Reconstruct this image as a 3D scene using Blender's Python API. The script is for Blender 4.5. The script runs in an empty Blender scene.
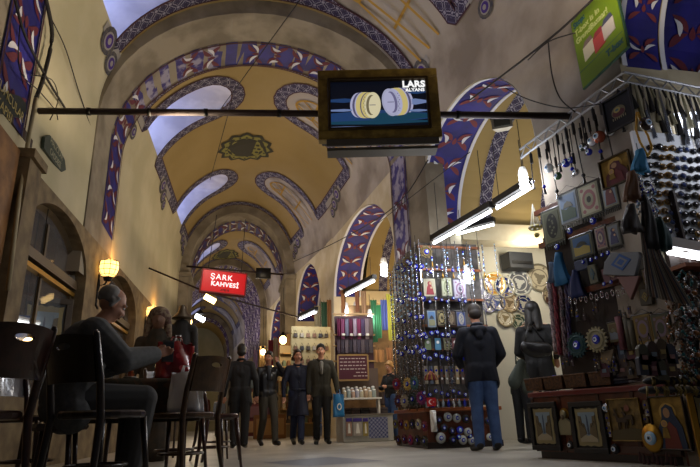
import bpy, math, random
from mathutils import Vector, Matrix, Euler
random.seed(7)
PI = math.pi
COL = bpy.context.scene.collection
D = bpy.data
# ---------------------------------------------------------------- camera model (used to measure where things stand)
F_PX, PITCH, ROLL, CAM_H, PAN = 560.0, math.atan(187/560), math.atan(.031), .385, math.atan(128/591)
def ray(px, py):
    x = px-350; v = py-233.5; c, s = math.cos(ROLL), math.sin(ROLL)
    xr = x*c-v*s; vr = x*s+v*c
    fw = F_PX*math.cos(PITCH)+vr*math.sin(PITCH); up = F_PX*math.sin(PITCH)-vr*math.cos(PITCH)
    return Vector((fw*math.sin(PAN)+xr*math.cos(PAN), fw*math.cos(PAN)-xr*math.sin(PAN), up))
CAM = Vector((0, 0, CAM_H))
def on_plane(px, py, p, n):
    r = ray(px, py); p = Vector(p); n = Vector(n)
    return CAM + r*((p-CAM).dot(n)/r.dot(n))
def onz(px, py, z): return on_plane(px, py, (0, 0, z), (0, 0, 1))
def ony(px, py, y): return on_plane(px, py, (0, y, 0), (0, 1, 0))
def onx(px, py, x): return on_plane(px, py, (x, 0, 0), (1, 0, 0))
def xl(y): return -2.0+.045*(min(y, 17.5)-8) - max(0, y-19.)*.1
def xr(y):
    if y <= 13.6: return 2.9-.088*(y-8.15)
    if y <= 17.3: return 2.42-.154*(y-13.6)
    return 1.85-max(0, y-19.)*.1
# ---------------------------------------------------------------- materials
def lin(c):
    if isinstance(c, str): c = tuple(int(c[i:i+2], 16)/255 for i in (0, 2, 4))
    return tuple((v/12.92 if v <= .04045 else ((v+.055)/1.055)**2.4) for v in c)+(1,)
MATS = {}
def mat(name, col, rough=.6, metal=0., col2=None, scale=4., emit=0., ecol=None, bump=0., coat=0., alpha=1., trans=0., thr=(.4, .6), detail=4.):
    if name in MATS: return MATS[name]
    m = D.materials.new(name); m.use_nodes = True; nt = m.node_tree; b = nt.nodes['Principled BSDF']
    b.inputs['Base Color'].default_value = lin(col); b.inputs['Roughness'].default_value = rough; b.inputs['Metallic'].default_value = metal
    b.inputs['Coat Weight'].default_value = coat; b.inputs['Transmission Weight'].default_value = trans; b.inputs['Alpha'].default_value = alpha
    if col2 or bump:
        tc = nt.nodes.new('ShaderNodeTexCoord'); n = nt.nodes.new('ShaderNodeTexNoise'); n.inputs['Scale'].default_value = scale; n.inputs['Detail'].default_value = detail
        nt.links.new(tc.outputs['Object'], n.inputs['Vector'])
        if col2:
            r = nt.nodes.new('ShaderNodeValToRGB'); r.color_ramp.elements[0].position = thr[0]; r.color_ramp.elements[1].position = thr[1]
            r.color_ramp.elements[0].color = lin(col); r.color_ramp.elements[1].color = lin(col2)
            nt.links.new(n.outputs[0], r.inputs[0]); nt.links.new(r.outputs[0], b.inputs['Base Color'])
        if bump:
            bp = nt.nodes.new('ShaderNodeBump'); bp.inputs['Strength'].default_value = bump; bp.inputs['Distance'].default_value = .02
            nt.links.new(n.outputs[0], bp.inputs['Height']); nt.links.new(bp.outputs[0], b.inputs['Normal'])
    if emit:
        b.inputs['Emission Color'].default_value = lin(ecol or col); b.inputs['Emission Strength'].default_value = emit
    MATS[name] = m; return m
def pattern_mat(name, dark, mid, light, fu=1., fv=1.):
    """painted arabesque lattice running along the strip's own UV"""
    m = D.materials.new(name); m.use_nodes = True; nt = m.node_tree; b = nt.nodes['Principled BSDF']; b.inputs['Roughness'].default_value = .75
    uv = nt.nodes.new('ShaderNodeTexCoord'); sp = nt.nodes.new('ShaderNodeSeparateXYZ'); nt.links.new(uv.outputs['UV'], sp.inputs[0])
    def mth(op, a, bb=None):
        n = nt.nodes.new('ShaderNodeMath'); n.operation = op
        for i, q in enumerate((a, bb)):
            if q is None: continue
            if isinstance(q, (int, float)): n.inputs[i].default_value = q
            else: nt.links.new(q, n.inputs[i])
        return n.outputs[0]
    u = mth('MULTIPLY', sp.outputs[0], fu*2*PI); v = mth('MULTIPLY', sp.outputs[1], fv*2*PI)
    a = mth('MULTIPLY', mth('SINE', u), mth('SINE', v))
    c = mth('MULTIPLY', mth('COSINE', mth('MULTIPLY', u, 2.)), mth('COSINE', mth('MULTIPLY', v, 2.)))
    s = mth('ABSOLUTE', mth('ADD', a, mth('MULTIPLY', c, .55)))
    r = nt.nodes.new('ShaderNodeValToRGB'); r.color_ramp.interpolation = 'CONSTANT'; e = r.color_ramp.elements
    e[0].color = lin(light); e[0].position = 0; e[1].position = .22; e[1].color = lin(dark)
    e2 = e.new(.7); e2.color = lin(mid); e3 = e.new(.95); e3.color = lin(light)
    nt.links.new(s, r.inputs[0]); nt.links.new(r.outputs[0], b.inputs['Base Color'])
    MATS[name] = m; return m
# ---------------------------------------------------------------- mesh collector
class MB:
    def __init__(s): s.v = []; s.f = []; s.m = []; s.uv = []; s.mats = []
    def mi(s, m):
        if m not in s.mats: s.mats.append(m)
        return s.mats.index(m)
    def poly(s, pts, m, uv=None):
        b = len(s.v); s.v += [tuple(p) for p in pts]; s.f.append(tuple(range(b, b+len(pts)))); s.m.append(s.mi(m)); s.uv.append(uv)
    def faces(s, vs, fs, m, uvs=None):
        b = len(s.v); s.v += [tuple(p) for p in vs]; k = s.mi(m)
        for i, f in enumerate(fs): s.f.append(tuple(b+j for j in f)); s.m.append(k); s.uv.append(uvs[i] if uvs else None)
    def box(s, c, d, m, rz=0., M=None):
        R = M or Matrix.Rotation(rz, 4, 'Z'); c = Vector(c)
        vs = [c+R.to_3x3()@Vector((x*d[0]/2, y*d[1]/2, z*d[2]/2)) for x in (-1, 1) for y in (-1, 1) for z in (-1, 1)]
        s.faces(vs, [(0, 1, 3, 2), (4, 6, 7, 5), (0, 4, 5, 1), (2, 3, 7, 6), (0, 2, 6, 4), (1, 5, 7, 3)], m)
    def tube(s, pts, r, m, n=6, cap=True):
        pts = [Vector(p) for p in pts]; rs = r if isinstance(r, (list, tuple)) else [r]*len(pts); vs = []; fs = []
        ref = None
        for i, p in enumerate(pts):
            t = (pts[min(i+1, len(pts)-1)]-pts[max(i-1, 0)]).normalized()
            if ref is None: ref = Vector((0, 0, 1)) if abs(t.z) < .9 else Vector((1, 0, 0))
            a = t.cross(ref).normalized(); b = t.cross(a).normalized(); ref = -b if False else ref
            if a.length < .1: a = Vector((1, 0, 0)); b = t.cross(a).normalized()
            vs += [p+(a*math.cos(2*PI*k/n)+b*math.sin(2*PI*k/n))*rs[i] for k in range(n)]
        for i in range(len(pts)-1):
            for k in range(n): fs.append((i*n+k, i*n+(k+1) % n, (i+1)*n+(k+1) % n, (i+1)*n+k))
        if cap: fs.append(tuple(range(n))[::-1]); fs.append(tuple((len(pts)-1)*n+k for k in range(n)))
        s.faces(vs, fs, m)
    def lathe(s, prof, m, c=(0, 0, 0), n=16, axis='Z', ms=None, sx=1., sy=1.):
        """prof: (radius, height) rows; axis Y points the heights towards -Y (the viewer)"""
        vs = []; c = Vector(c)
        for r, h in prof:
            for k in range(n):
                x, y = r*math.cos(2*PI*k/n)*sx, r*math.sin(2*PI*k/n)*sy
                vs.append(c+(Vector((x, y, h)) if axis == 'Z' else Vector((x, -h, y))))
        b = len(s.v); s.v += [tuple(p) for p in vs]
        for i in range(len(prof)-1):
            k0 = s.mi(ms[i] if ms else m)
            for k in range(n): s.f.append((b+i*n+k, b+i*n+(k+1) % n, b+(i+1)*n+(k+1) % n, b+(i+1)*n+k)); s.m.append(k0); s.uv.append(None)
    def ball(s, c, r, m, n=10, sc=(1, 1, 1)):
        h = n//2+1; vs = []; fs = []; c = Vector(c)
        for i in range(h+1):
            a = PI*i/h
            for k in range(n): vs.append(c+Vector((r*sc[0]*math.sin(a)*math.cos(2*PI*k/n), r*sc[1]*math.sin(a)*math.sin(2*PI*k/n), r*sc[2]*math.cos(a))))
        for i in range(h):
            for k in range(n): fs.append((i*n+k, (i+1)*n+k, (i+1)*n+(k+1) % n, i*n+(k+1) % n))
        s.faces(vs, fs, m)
    def disc(s, c, r, m, n=20, sx=1., sy=1., d=0.):      # flat disc facing -Y
        s.poly([Vector(c)+Vector((r*sx*math.cos(2*PI*k/n), -d, r*sy*math.sin(2*PI*k/n))) for k in range(n)], m)
    def slab(s, pts, y0, y1, m):                              # outline in XZ given thickness along Y (y0 front)
        n = len(pts); vs = [(x, y0, z) for x, z in pts]+[(x, y1, z) for x, z in pts]
        s.faces(vs, [tuple(range(n)), tuple(range(2*n-1, n-1, -1))]+[(k, k+n, (k+1) % n+n, (k+1) % n) for k in range(n)], m)
    def build(s, name, parent=None, smooth=False, loc=None, rz=0., bevel=0.):
        me = D.meshes.new(name); me.from_pydata(s.v, [], s.f)
        for m in s.mats: me.materials.append(m)
        me.polygons.foreach_set('material_index', s.m)
        if any(u is not None for u in s.uv):
            l = me.uv_layers.new(name='UVMap')
            for p, u in zip(me.polygons, s.uv):
                if u:
                    for li, q in zip(p.loop_indices, u): l.data[li].uv = q
        if smooth: me.polygons.foreach_set('use_smooth', [True]*len(me.polygons))
        me.update(); o = D.objects.new(name, me); COL.objects.link(o)
        if parent: o.parent = parent
        if loc is not None: o.location = loc
        if rz: o.rotation_euler.z = rz
        if bevel:
            b = o.modifiers.new('bevel', 'BEVEL'); b.width = bevel; b.segments = 2; b.limit_method = 'ANGLE'
        return o
def tag(o, label, cat, group=None, kind=None):
    o['label'] = label; o['category'] = cat
    if group: o['group'] = group
    if kind: o['kind'] = kind
    return o
def struct(o, label=None):
    o['kind'] = 'structure'
    if label: o['label'] = label
    return o
def empty(name, loc=(0, 0, 0), rz=0., label=None, cat=None, group=None):
    o = D.objects.new(name, None); COL.objects.link(o); o.location = loc; o.rotation_euler.z = rz; o.empty_display_size = .1
    if label: tag(o, label, cat, group)
    return o
def copy_tree(o, parent=None):
    c = o.copy(); COL.objects.link(c)
    if parent: c.parent = parent
    for ch in list(o.children): copy_tree(ch, c)
    return c
def text(s, size, m, name='lettering', ext=.002, bold=0., align='CENTER', spacing=1.):
    cu = D.curves.new(name, 'FONT'); cu.body = s; cu.size = size; cu.extrude = ext; cu.align_x = align; cu.align_y = 'CENTER'; cu.offset = bold; cu.space_character = spacing; cu.resolution_u = 3
    t = D.objects.new('tmp', cu); COL.objects.link(t); dg = bpy.context.evaluated_depsgraph_get(); dg.update()
    me = D.meshes.new_from_object(t.evaluated_get(dg)); D.objects.remove(t); me.name = name
    me.materials.clear(); me.materials.append(m)
    me.transform(Matrix.Rotation(PI/2, 4, 'X'))
    o = D.objects.new(name, me); COL.objects.link(o); return o
def put(o, parent, loc, ry=0.):
    o.parent = parent; o.location = loc; o.rotation_euler.y = ry; return o
LIGHTS = []
def lamp(kind, loc, power, col, size=.1, rot=None, sy=None, spread=None):
    l = D.lights.new('light', kind); l.energy = power; l.color = lin(col)[:3]
    if kind == 'AREA':
        l.size = size
        if sy: l.shape = 'RECTANGLE'; l.size_y = sy
        if spread: l.spread = spread
    else: l.shadow_soft_size = size
    o = D.objects.new('light', l); COL.objects.link(o); o.location = loc
    if rot: o.rotation_euler = rot
    return o
# palette
WARMPL = mat('pale_yellow_plaster', 'aca484', .85, col2='bcb394', scale=1.3, bump=.15, thr=(.35, .65))
GREYPL = mat('worn_grey_plaster', 'a0978a', .9, col2='7a7064', scale=1.1, bump=.3, thr=(.42, .62), detail=9)
RIBPL = mat('rib_plaster', '8b8271', .9, col2='6f6657', scale=2., bump=.2)
OCHRE = mat('ochre_vault_paint', '8a7544', .8, col2='968152', scale=.8, bump=.05, thr=(.3, .7))
CREAM = mat('cream_plaster', 'c9bfa4', .8, col2='b8ab8c', scale=2)
BLUE = mat('band_deep_blue', '1d1a78', .6, col2='161460', scale=3)
REDB = mat('band_oxblood', '5a1c2c', .7)
WHB = mat('band_white', 'c9cad2', .7)
WORNB = mat('worn_band', '8f8ba0', .85, col2='38306e', scale=5., thr=(.45, .55), detail=8)
PURP = mat('band_purple', '3a1c74', .7)
LAT = pattern_mat('border_lattice', '241c3c', '4a4460', '86838f', 1., 1.)
STAR = pattern_mat('star_lattice', '2a1458', '4a2c94', 'b4b0cc', 1., 1.)
EDGE = mat('border_dark_red_line', '3c1a24', .8)
STONE = mat('wall_stone', '7d6c4e', .8, col2='5b4c36', scale=6., bump=.5, thr=(.35, .65), detail=8)
FLOORM = mat('floor_stone', 'a8a49a', .38, col2='928e84', scale=1.5, bump=.05, detail=8)
DWOOD = mat('dark_wood', '2a1710', .4, col2='1c0f0a', scale=9., coat=.2)
RWOOD = mat('red_brown_wood', '6b3318', .4, col2='4f2410', scale=7., coat=.3)
BLACK = mat('black', '0c0c0e', .5)
IRON = mat('black_iron', '17140f', .5, metal=.6)
RUST = mat('brown_iron', '2c1c17', .6, metal=.3)
ALU = mat('grey_aluminium', 'a9abb0', .35, metal=.8)
WHITE = mat('white_paint', 'e6e4de', .5)
GOLD = mat('gold', 'a8812f', .35, metal=.8)
BRONZE = mat('bronze_frame', '8a7434', .4, metal=.3, col2='6a5626', scale=12)
NAZ = mat('cobalt_glass', '0a1fa8', .08, coat=1.)
NAZL = mat('pale_blue_glass', '9cc4e8', .15, coat=.6)
NAZW = mat('white_glass', 'eef0f4', .15, coat=.6)
SILV = mat('silver', 'c2c5cc', .25, metal=.9)
CORD = mat('dark_cord', '1a1614', .8)
# ================================================================= THE SETTING
ZS, CR = 4.8, 7.05
def geom(y): return (xl(y)+xr(y))/2, (xr(y)-xl(y))/2
def S(th, y, off=0.):
    """vault surface: th 0 right spring, pi left spring; off = distance below the vault"""
    c, a = geom(y); b = CR-ZS
    return Vector((c+(a-off)*math.cos(th), y, ZS+(b-off)*math.sin(th)))
def prof(s, y, off=0., zlo=ZS-1.6):
    """arch profile incl. vertical legs. s in [-1,0] right leg, [0,1] curve, [1,2] left leg"""
    if s < 0: p = S(0, y, off); p.z = ZS+s*(ZS-zlo); return p
    if s > 1: p = S(PI, y, off); p.z = ZS-(s-1)*(ZS-zlo); return p
    return S(PI*s, y, off*math.sin(PI*s) if off > 0 else off)
DEG = PI/180
ARCHES = [(3.9, 5.5), (7.7, 9.15), (17.1, 18.9), (23.4, 28.6), (36., 37.5)]
FING = [3.0, 6.75, 10.55, 14.9, 21.2, 31., 34.]
TB, TT, HW = 24*DEG, 61*DEG, .6      # finger base angle, tip centre angle, half width
RAD = HW/2.3                          # tip radius as an angle
def in_finger(th, y, side):
    t = PI-th if side else th
    for c in FING:
        if t < TB: continue
        if t <= TT and abs(y-c) < HW: return True
        if t > TT and ((t-TT)/RAD)**2+((y-c)/HW)**2 < 1: return True
    return False
def finger_path(c, side, grow=0., n=10):
    """outline from base lower edge up round the tip and back, as (th, y)"""
    h = HW+grow; r = RAD+grow/2.3
    p = [(TB+(TT-TB)*i/8, c-h) for i in range(8)]+[(TT+r*math.cos(a), c+h*math.sin(a)) for a in [-PI/2+PI*i/n for i in range(n+1)]]+[(TT-(TT-TB)*(i+1)/8, c+h) for i in range(8)]
    return [((PI-t) if side else t, y) for t, y in p]
vault = MB(); dy = .12; nth = 72; ys = [-2+dy*i for i in range(int(44/dy)+1)]
for j in range(len(ys)-1):
    ym = ys[j]+dy/2
    for i in range(nth):
        t0, t1 = PI*i/nth, PI*(i+1)/nth; tm = (t0+t1)/2
        if in_finger(tm, ym, 1): continue
        base = TB < tm < PI-TB
        m = OCHRE if base and not in_finger(tm, ym, 0) else (GREYPL if tm < PI/2 else WARMPL)
        # the big damaged patch over the right of the first bays has lost its paint
        if base and ym < 8.2 and tm < 62*DEG+.25*math.sin(ym*3): m = GREYPL
        vault.poly([S(t0, ys[j]), S(t0, ys[j+1]), S(t1, ys[j+1]), S(t1, ys[j])], m)
ceil = struct(vault.build('ceiling', smooth=True))
def strip(b, path, w, m, off=.012, edge=None, ulen=None):
    """painted strip of width w along path of (th,y) on the vault"""
    P = [S(t, y, off) for t, y in path]; n = len(P); L = 0; rows = []
    for i in range(n):
        t = (P[min(i+1, n-1)]-P[max(i-1, 0)]).normalized(); th = path[i][0]
        nrm = Vector((-math.cos(th), 0, -math.sin(th))); sd = t.cross(nrm).normalized()
        rows.append((P[i], sd, L)); L += (P[min(i+1, n-1)]-P[i]).length
    def qs(a0, a1, mm, dz=0.):
        for i in range(n-1):
            (p, s, l), (q, r, l2) = rows[i], rows[i+1]
            dn = Vector((0, 0, -dz))
            b.poly([p+s*a0+dn, q+r*a0+dn, q+r*a1+dn, p+s*a1+dn], mm, [(0, l/w), (0, l2/w), (1, l2/w), (1, l/w)])
    qs(-w/2, w/2, m)
    e = edge or EDGE; k = w*.09
    qs(-w/2-k, -w/2+k*.2, e, .004); qs(w/2-k*.2, w/2+k, e, .004)
bord = MB(); W = .25
def bays():
    out = []
    for k in range(len(ARCHES)-1): out.append((ARCHES[k][1], ARCHES[k+1][0]))
    return out
for y0, y1 in bays():
    fs = [c for c in FING if y0 < c < y1]
    for side in (0, 1):
        if not side and y1 < 8: 
            path = []
        path = [((PI-TB) if side else TB, y0+.1+.0*i) for i in range(1)]
        for c in fs:
            fp = finger_path(c, side, .12)
            path += [((PI-TB) if side else TB, c-HW-.12)]+fp
            path += [((PI-TB) if side else TB, c+HW+.12)]
        path.append(((PI-TB) if side else TB, y1-.25))
        full = []
        for (a, b2), (c2, d2) in zip(path[:-1], path[1:]):
            k = max(1, int(abs(d2-b2)/.3)); full += [(a+(c2-a)*i/k, b2+(d2-b2)*i/k) for i in range(k)]
        full.append(path[-1])
        strip(bord, full, W, LAT)
    for yy in (y0+.22, y1-.22): strip(bord, [(TB+(PI-2*TB)*i/40, yy) for i in range(41)], W, LAT, off=.018)
bo = bord.build('painted_border', ceil)
# painted false windows in the right hand fingers and brackets between the fingers
fw = MB(); LINE = mat('window_paint_line', 'a07a24', .7)
def line(b, pts, w, m, off=.02):
    P = [S(t, y, off) for t, y in pts]
    for p, q, (th, _) in zip(P[:-1], P[1:], pts):
        nrm = Vector((-math.cos(th), 0, -math.sin(th))); s = (q-p).cross(nrm).normalized()*w/2
        b.poly([p+s, q+s, q-s, p-s], m)
for c in FING[1:6]:
    h = HW*.55
    A = TT-.05; arc = [(A+.2*math.sin(a), c-h*math.cos(a)) for a in [PI*i/12 for i in range(13)]]
    line(fw, arc, .05, LINE); line(fw, [(A, c-h), (TB, c-h)], .05, LINE); line(fw, [(A, c+h), (TB, c+h)], .05, LINE)
    line(fw, [(A, c-h), (A, c+h)], .05, LINE); line(fw, [(A+.2, c), (TB, c)], .05, LINE); line(fw, [(TB+.3, c-h), (TB+.3, c+h)], .05, LINE)
    line(fw, [(A, c), (A+.15, c-h*.7)], .04, LINE); line(fw, [(A, c), (A+.15, c+h*.7)], .04, LINE)
fw.build('painted_window', ceil)
br = MB(); BRG = mat('bracket_grey_paint', '55524a', .8, col2='3a3845', scale=20); BRL = mat('bracket_light_paint', '8f8b86', .8)
for c in (8.75-1.2, 12.7, 5.1, 16.6, 9.15):
    for side in (0, 1):
        for k, (dyk, dt, rr) in enumerate(((-.35, -.015, .17), (.02, -.07, .15), (.3, -.12, .12))):
            n = 14; tc = TB-.04+dt
            for r_, m_, o_ in ((rr*1.25, BRG, .015), (rr*.8, BRL, .02), (rr*.62, PURP, .025), (rr*.3, BRL, .03)):
                br.poly([S((PI-1)*0+((PI-(tc+r_/2.4*math.cos(2*PI*q/n))) if side else (tc+r_/2.4*math.cos(2*PI*q/n))), c+dyk+r_*1.1*math.sin(2*PI*q/n), o_) for q in range(n)], m_)
        line(br, [((PI-TB+.03) if side else TB-.03, c-.65), ((PI-TB+.03) if side else TB-.03, c+.6)], .14, BRL, .014)
br.build('painted_bracket', ceil)
# the green medallion on the crown of the bay
md = MB(); OLV = mat('medallion_olive', '7d7a3c', .8); OLD = mat('medallion_dark', '2b2a20', .8)
def mdisc(r, m, off, rays=0, y0=13., n=48):
    md.poly([S(PI/2+(-.02*0+.08)+(r*(1+(.08*math.cos(rays*2*PI*q/n) if rays else 0)))/2.4*math.cos(2*PI*q/n)*1.05, y0+r*(1+(.08*math.cos(rays*2*PI*q/n) if rays else 0))*math.sin(2*PI*q/n), off) for q in range(n)], m)
for y0 in (13., 22.7):
    mdisc(.72, OLD, .02, 12, y0); mdisc(.62, OLV, .025, 12, y0); mdisc(.5, OLD, .03, 0, y0); mdisc(.45, OLV, .035, 8, y0); mdisc(.2, OLD, .04, 8, y0)
    for ring, nn, rr in ((.57, 20, .035), (.38, 12, .06), (.26, 8, .04)):
        for k in range(nn):
            a = 2*PI*k/nn
            md.poly([S(PI/2+.08+(ring*math.cos(a)+rr*math.cos(2*PI*q/6))/2.4, y0+ring*math.sin(a)+rr*math.sin(2*PI*q/6), .045) for q in range(6)], OLD)
md.build('painted_medallion', ceil)
# window shafts behind the left fingers with the daylight panes at their ends
sh = MB(); SHP = mat('shaft_whitewash', 'c4c2c8', .8, col2='aeacb6', scale=2.)
PANE = mat('daylight_pane', 'c4d0ff', .5, emit=3.2, ecol='b4c4ff')
wn = 0
for c in FING:
    fp = finger_path(c, 1, .0); P = [S(t, y) for t, y in fp]
    xo = xl(c)-1.5
    for p, q in zip(P[:-1], P[1:]):
        for k in range(4):
            a, b_ = k/4, (k+1)/4
            g = lambda v, s: Vector((v.x+(xo-v.x)*s, v.y, v.z+.25*s))
            sh.poly([g(p, a), g(q, a), g(q, b_), g(p, b_)], SHP)
    g1 = lambda v: Vector((xo, v.y, v.z+.25))
    b0, b1 = P[0], P[-1]; sh.poly([b0, g1(b0), g1(b1), b1], SHP)
    w = MB(); ring = [g1(p) for p in P]; w.poly(ring, PANE); wn += 1
    o = struct(w.build(f'window_{wn}', loc=(0, 0, 0)))
    fb = MB(); ym_ = c
    for dyy in (-.3, 0, .3): fb.box((xo+.03, c+dyy, 6.4), (.04, .03, 1.6), WHITE)
    fb.box((xo+.03, c, 6.3), (.04, 1.2, .03), WHITE)
    fb.build('window_frame', o)
sh.build('shaft', ceil, smooth=False)
# ---- transverse arches
def band_leaves(b, F, ulen, vlen, vmin=0, worn=0., red=REDB, step=.42, sz=1., dense=True):
    """leaf arabesque painted on a band; F(u, v, off) in metres -> point"""
    def leaf(u, v, ang, L, wd, m, off, bend=.15):
        n = 6; top = []; bot = []
        for i in range(n+1):
            s = i/n; x = (s-.5)*L; h = wd*math.sin(PI*min(1, s**.75))/2; bd = bend*L*math.sin(PI*s)
            for lst, sg in ((top, 1), (bot, -1)):
                yy = sg*h+bd; uu = u+x*math.cos(ang)-yy*math.sin(ang); vv = v+x*math.sin(ang)+yy*math.cos(ang)
                lst.append(F(min(max(uu, .02), ulen-.02), min(max(vv, 0), vlen), off))
        for i in range(n): b.poly([top[i], top[i+1], bot[i+1], bot[i]], m)
    n = int(vlen/step); uc = ulen/2
    for k in range(n):
        v = (k+.5)*vlen/n
        if v < vmin+.1: continue
        if random.random() < worn: continue
        for sg in (-1, 1):
            leaf(uc+sg*ulen*.24, v+step*.2, (PI/2-sg*.95), ulen*.42*sz, ulen*.13, red, .008, sg*.1)
            leaf(uc+sg*ulen*.24, v-step*.2, (PI/2+sg*.95), ulen*.42*sz, ulen*.13, red, .008, -sg*.1)
            if k % 2 == 0: leaf(uc+sg*ulen*.22, v+step*.05, sg*.5 if True else 0, ulen*.4*sz, ulen*.09, WHB, .014, sg*.14)
            elif dense: leaf(uc+sg*ulen*.3, v+step*.1, PI/2-sg*.5, ulen*.3*sz, ulen*.1, WHB, .014, .2*sg)
        leaf(uc, v, PI/2, ulen*.22, ulen*.12, red, .009, 0)
for k, (a0, a1) in enumerate(ARCHES):
    drop = .26 if k else .12; zlo = 0. if k > 1 else (2.35 if k else 3.4)
    rib = MB(); n = 64; ss = [-1+3*i/n for i in range(n+1)]; leg = .24 if k > 1 else .02
    yb = a1-.75 if k < 2 else a0+(.7 if k == 2 else .1)
    PL = RIBPL
    def P(s, y, d=0.):
        c, a = geom(y)
        if s < 0: return Vector((c+a-leg-d, y, ZS+s*(ZS-zlo)))
        if s > 1: return Vector((c-a+leg+d, y, ZS-(s-1)*(ZS-zlo)))
        o = leg+(drop-leg)*math.sin(PI*s)+d; return Vector((c+(a-o)*math.cos(PI*s), y, ZS+(CR-ZS-o+ (leg if False else 0))*math.sin(PI*s)))
    for s0, s1 in zip(ss[:-1], ss[1:]):
        if k == 0 and s0 < .86: continue
        for y0, y1 in ((a0, yb), (yb, a1)): rib.poly([P(s0, y0), P(s0, y1), P(s1, y1), P(s1, y0)], PL)
        for y in (a0, a1): rib.poly([P(s0, y), P(s1, y), P(s1, y, -drop-.05), P(s0, y, -drop-.05)], PL)
    ro = rib.build('arch_rib', ceil, smooth=False)
    # blue band on the soffit
    bw = a1-yb-.06; zb = 3.25 if k < 2 else 3.2
    m = 120; 
    def F(u, v, off, k=k, yb=yb, P=P, zlo=zlo):
        # v in metres from the right foot
        c, a = geom(yb+u); cur = PI*(a+CR-ZS)/2*1.0; legl = ZS-(3.2 if k != 1 else 2.4)
        if v < legl: s = -(legl-v)/(ZS-zlo) if zlo < 3.2 else -(legl-v)/(ZS-zlo)
        elif v < legl+cur: s = (v-legl)/cur
        else: s = 1+(v-legl-cur)/(ZS-zlo)
        return P(s, yb+.03+u, off+.004)
    c_, a_ = geom(yb); cur = PI*(a_+CR-ZS)/2; legl = ZS-(3.2 if k != 1 else 2.4); VL = 2*legl+cur-(.9 if k == 1 else 0)
    bnd = MB(); N = 90
    for i in range(N):
        v0, v1 = VL*i/N, VL*(i+1)/N
        if k == 0 and v0 < legl+cur*.86: continue
        wornhere = (k == 1 and (legl+cur*.62 < v0 < legl+cur*.88 or v0 < legl+.5))
        if k == 3:
            for q in range(6): u0, u1 = bw*q/6, bw*(q+1)/6; bnd.poly([F(u0, v0, 0), F(u1, v0, 0), F(u1, v1, 0), F(u0, v1, 0)], STAR, [(u0, v0), (u1, v0), (u1, v1), (u0, v1)])
            continue
        bnd.poly([F(0, v0, 0), F(bw, v0, 0), F(bw, v1, 0), F(0, v1, 0)], WORNB if wornhere else (PURP if k > 2 else BLUE))
    if k != 3: band_leaves(bnd, F, bw, VL, vmin=(legl+cur*.86 if k == 0 else 0), worn=.15 if k == 1 else .0, red=REDB if k < 3 else PURP, step=.42 if k < 3 else .5)
    for u in (0, bw-.035):
        for i in range(N):
            v0, v1 = VL*i/N, VL*(i+1)/N
            if k == 0 and v0 < legl+cur*.86: continue
            bnd.poly([F(u, v0, .018), F(u+.035, v0, .018), F(u+.035, v1, .018), F(u, v1, .018)], EDGE)
    bnd.build('painted_band', ceil)
# purple star lattice painted over the far vault
lat = MB()
for i in range(60):
    for j in range(10):
        t0, t1 = PI*i/60, PI*(i+1)/60; y0, y1 = 26.3+j*.23, 26.3+(j+1)*.23
        pass
# ---- right wall: arcade with four openings
OPEN = [(.4, 3.66), (4.95, 8.12), (9.25, 13.4), (14.5, 17.0), (19.4, 22.6), (23.2, 25.8)]
TH, SPR, RISE = .72, 3.3, 1.45
def TQ(y): return .48 if y < 4.3 else TH
def zo(y, o):
    c, r = (o[0]+o[1])/2, (o[1]-o[0])/2; t = 1-((y-c)/r)**2
    return SPR+RISE*math.sqrt(max(0, t))
wr = MB(); yv = []
y = -2.
edges = sorted([-2., 44.]+[e for o in OPEN for e in o])
for a, b_ in zip(edges[:-1], edges[1:]):
    o = next((q for q in OPEN if abs(q[0]-a) < 1e-6), None); n = 28 if o else max(1, int((b_-a)/.4))
    for i in range(n):
        if o: y0, y1 = (a+b_)/2-(b_-a)/2*math.cos(PI*i/n), (a+b_)/2-(b_-a)/2*math.cos(PI*(i+1)/n); z0, z1 = zo(y0, o), zo(y1, o)
        else: y0, y1 = a+(b_-a)*i/n, a+(b_-a)*(i+1)/n; z0 = z1 = 0
        for dx, dx2 in ((0, 0), (TQ(y0), TQ(y1))):
            wr.poly([(xr(y0)+dx, y0, z0), (xr(y1)+dx2, y1, z1), (xr(y1)+dx2, y1, ZS+.03), (xr(y0)+dx, y0, ZS+.03)], GREYPL if y0 < 9 else CREAM)
        if o: wr.poly([(xr(y0), y0, z0), (xr(y1), y1, z1), (xr(y1)+TQ(y1), y1, z1), (xr(y0)+TQ(y0), y0, z0)], CREAM)
    if o:
        for yy in o: wr.poly([(xr(yy), yy, 0), (xr(yy)+TQ(yy), yy, 0), (xr(yy)+TQ(yy), yy, SPR), (xr(yy), yy, SPR)], CREAM)
wall_r = struct(wr.build('wall_right'))
for o in OPEN[:5]:
    c, r = (o[0]+o[1])/2, (o[1]-o[0])/2; cur = PI*(r+RISE)/2; VL = cur
    def F(u, v, off, c=c, r=r, cur=cur):
        t = v/cur*PI; y = c+(r-off)*math.cos(t); return Vector((xr(y)+.06+u, y, SPR+(RISE-off)*math.sin(t)))
    bn = MB(); N = 48; bw = TQ(c)-.12
    for i in range(N):
        v0, v1 = VL*i/N, VL*(i+1)/N
        bn.poly([F(0, v0, .006), F(bw, v0, .006), F(bw, v1, .006), F(0, v1, .006)], BLUE)
        for u in (-.05, bw): bn.poly([F(u, v0, .02), F(u+.05, v0, .02), F(u+.05, v1, .02), F(u, v1, .02)], WHB)
    band_leaves(bn, lambda u, v, off, F=F: F(u, v, off+.01), bw, VL, step=.4, red=mat('band_rust', '6a2a30', .7))
    bn.build('painted_soffit', wall_r)
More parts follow.
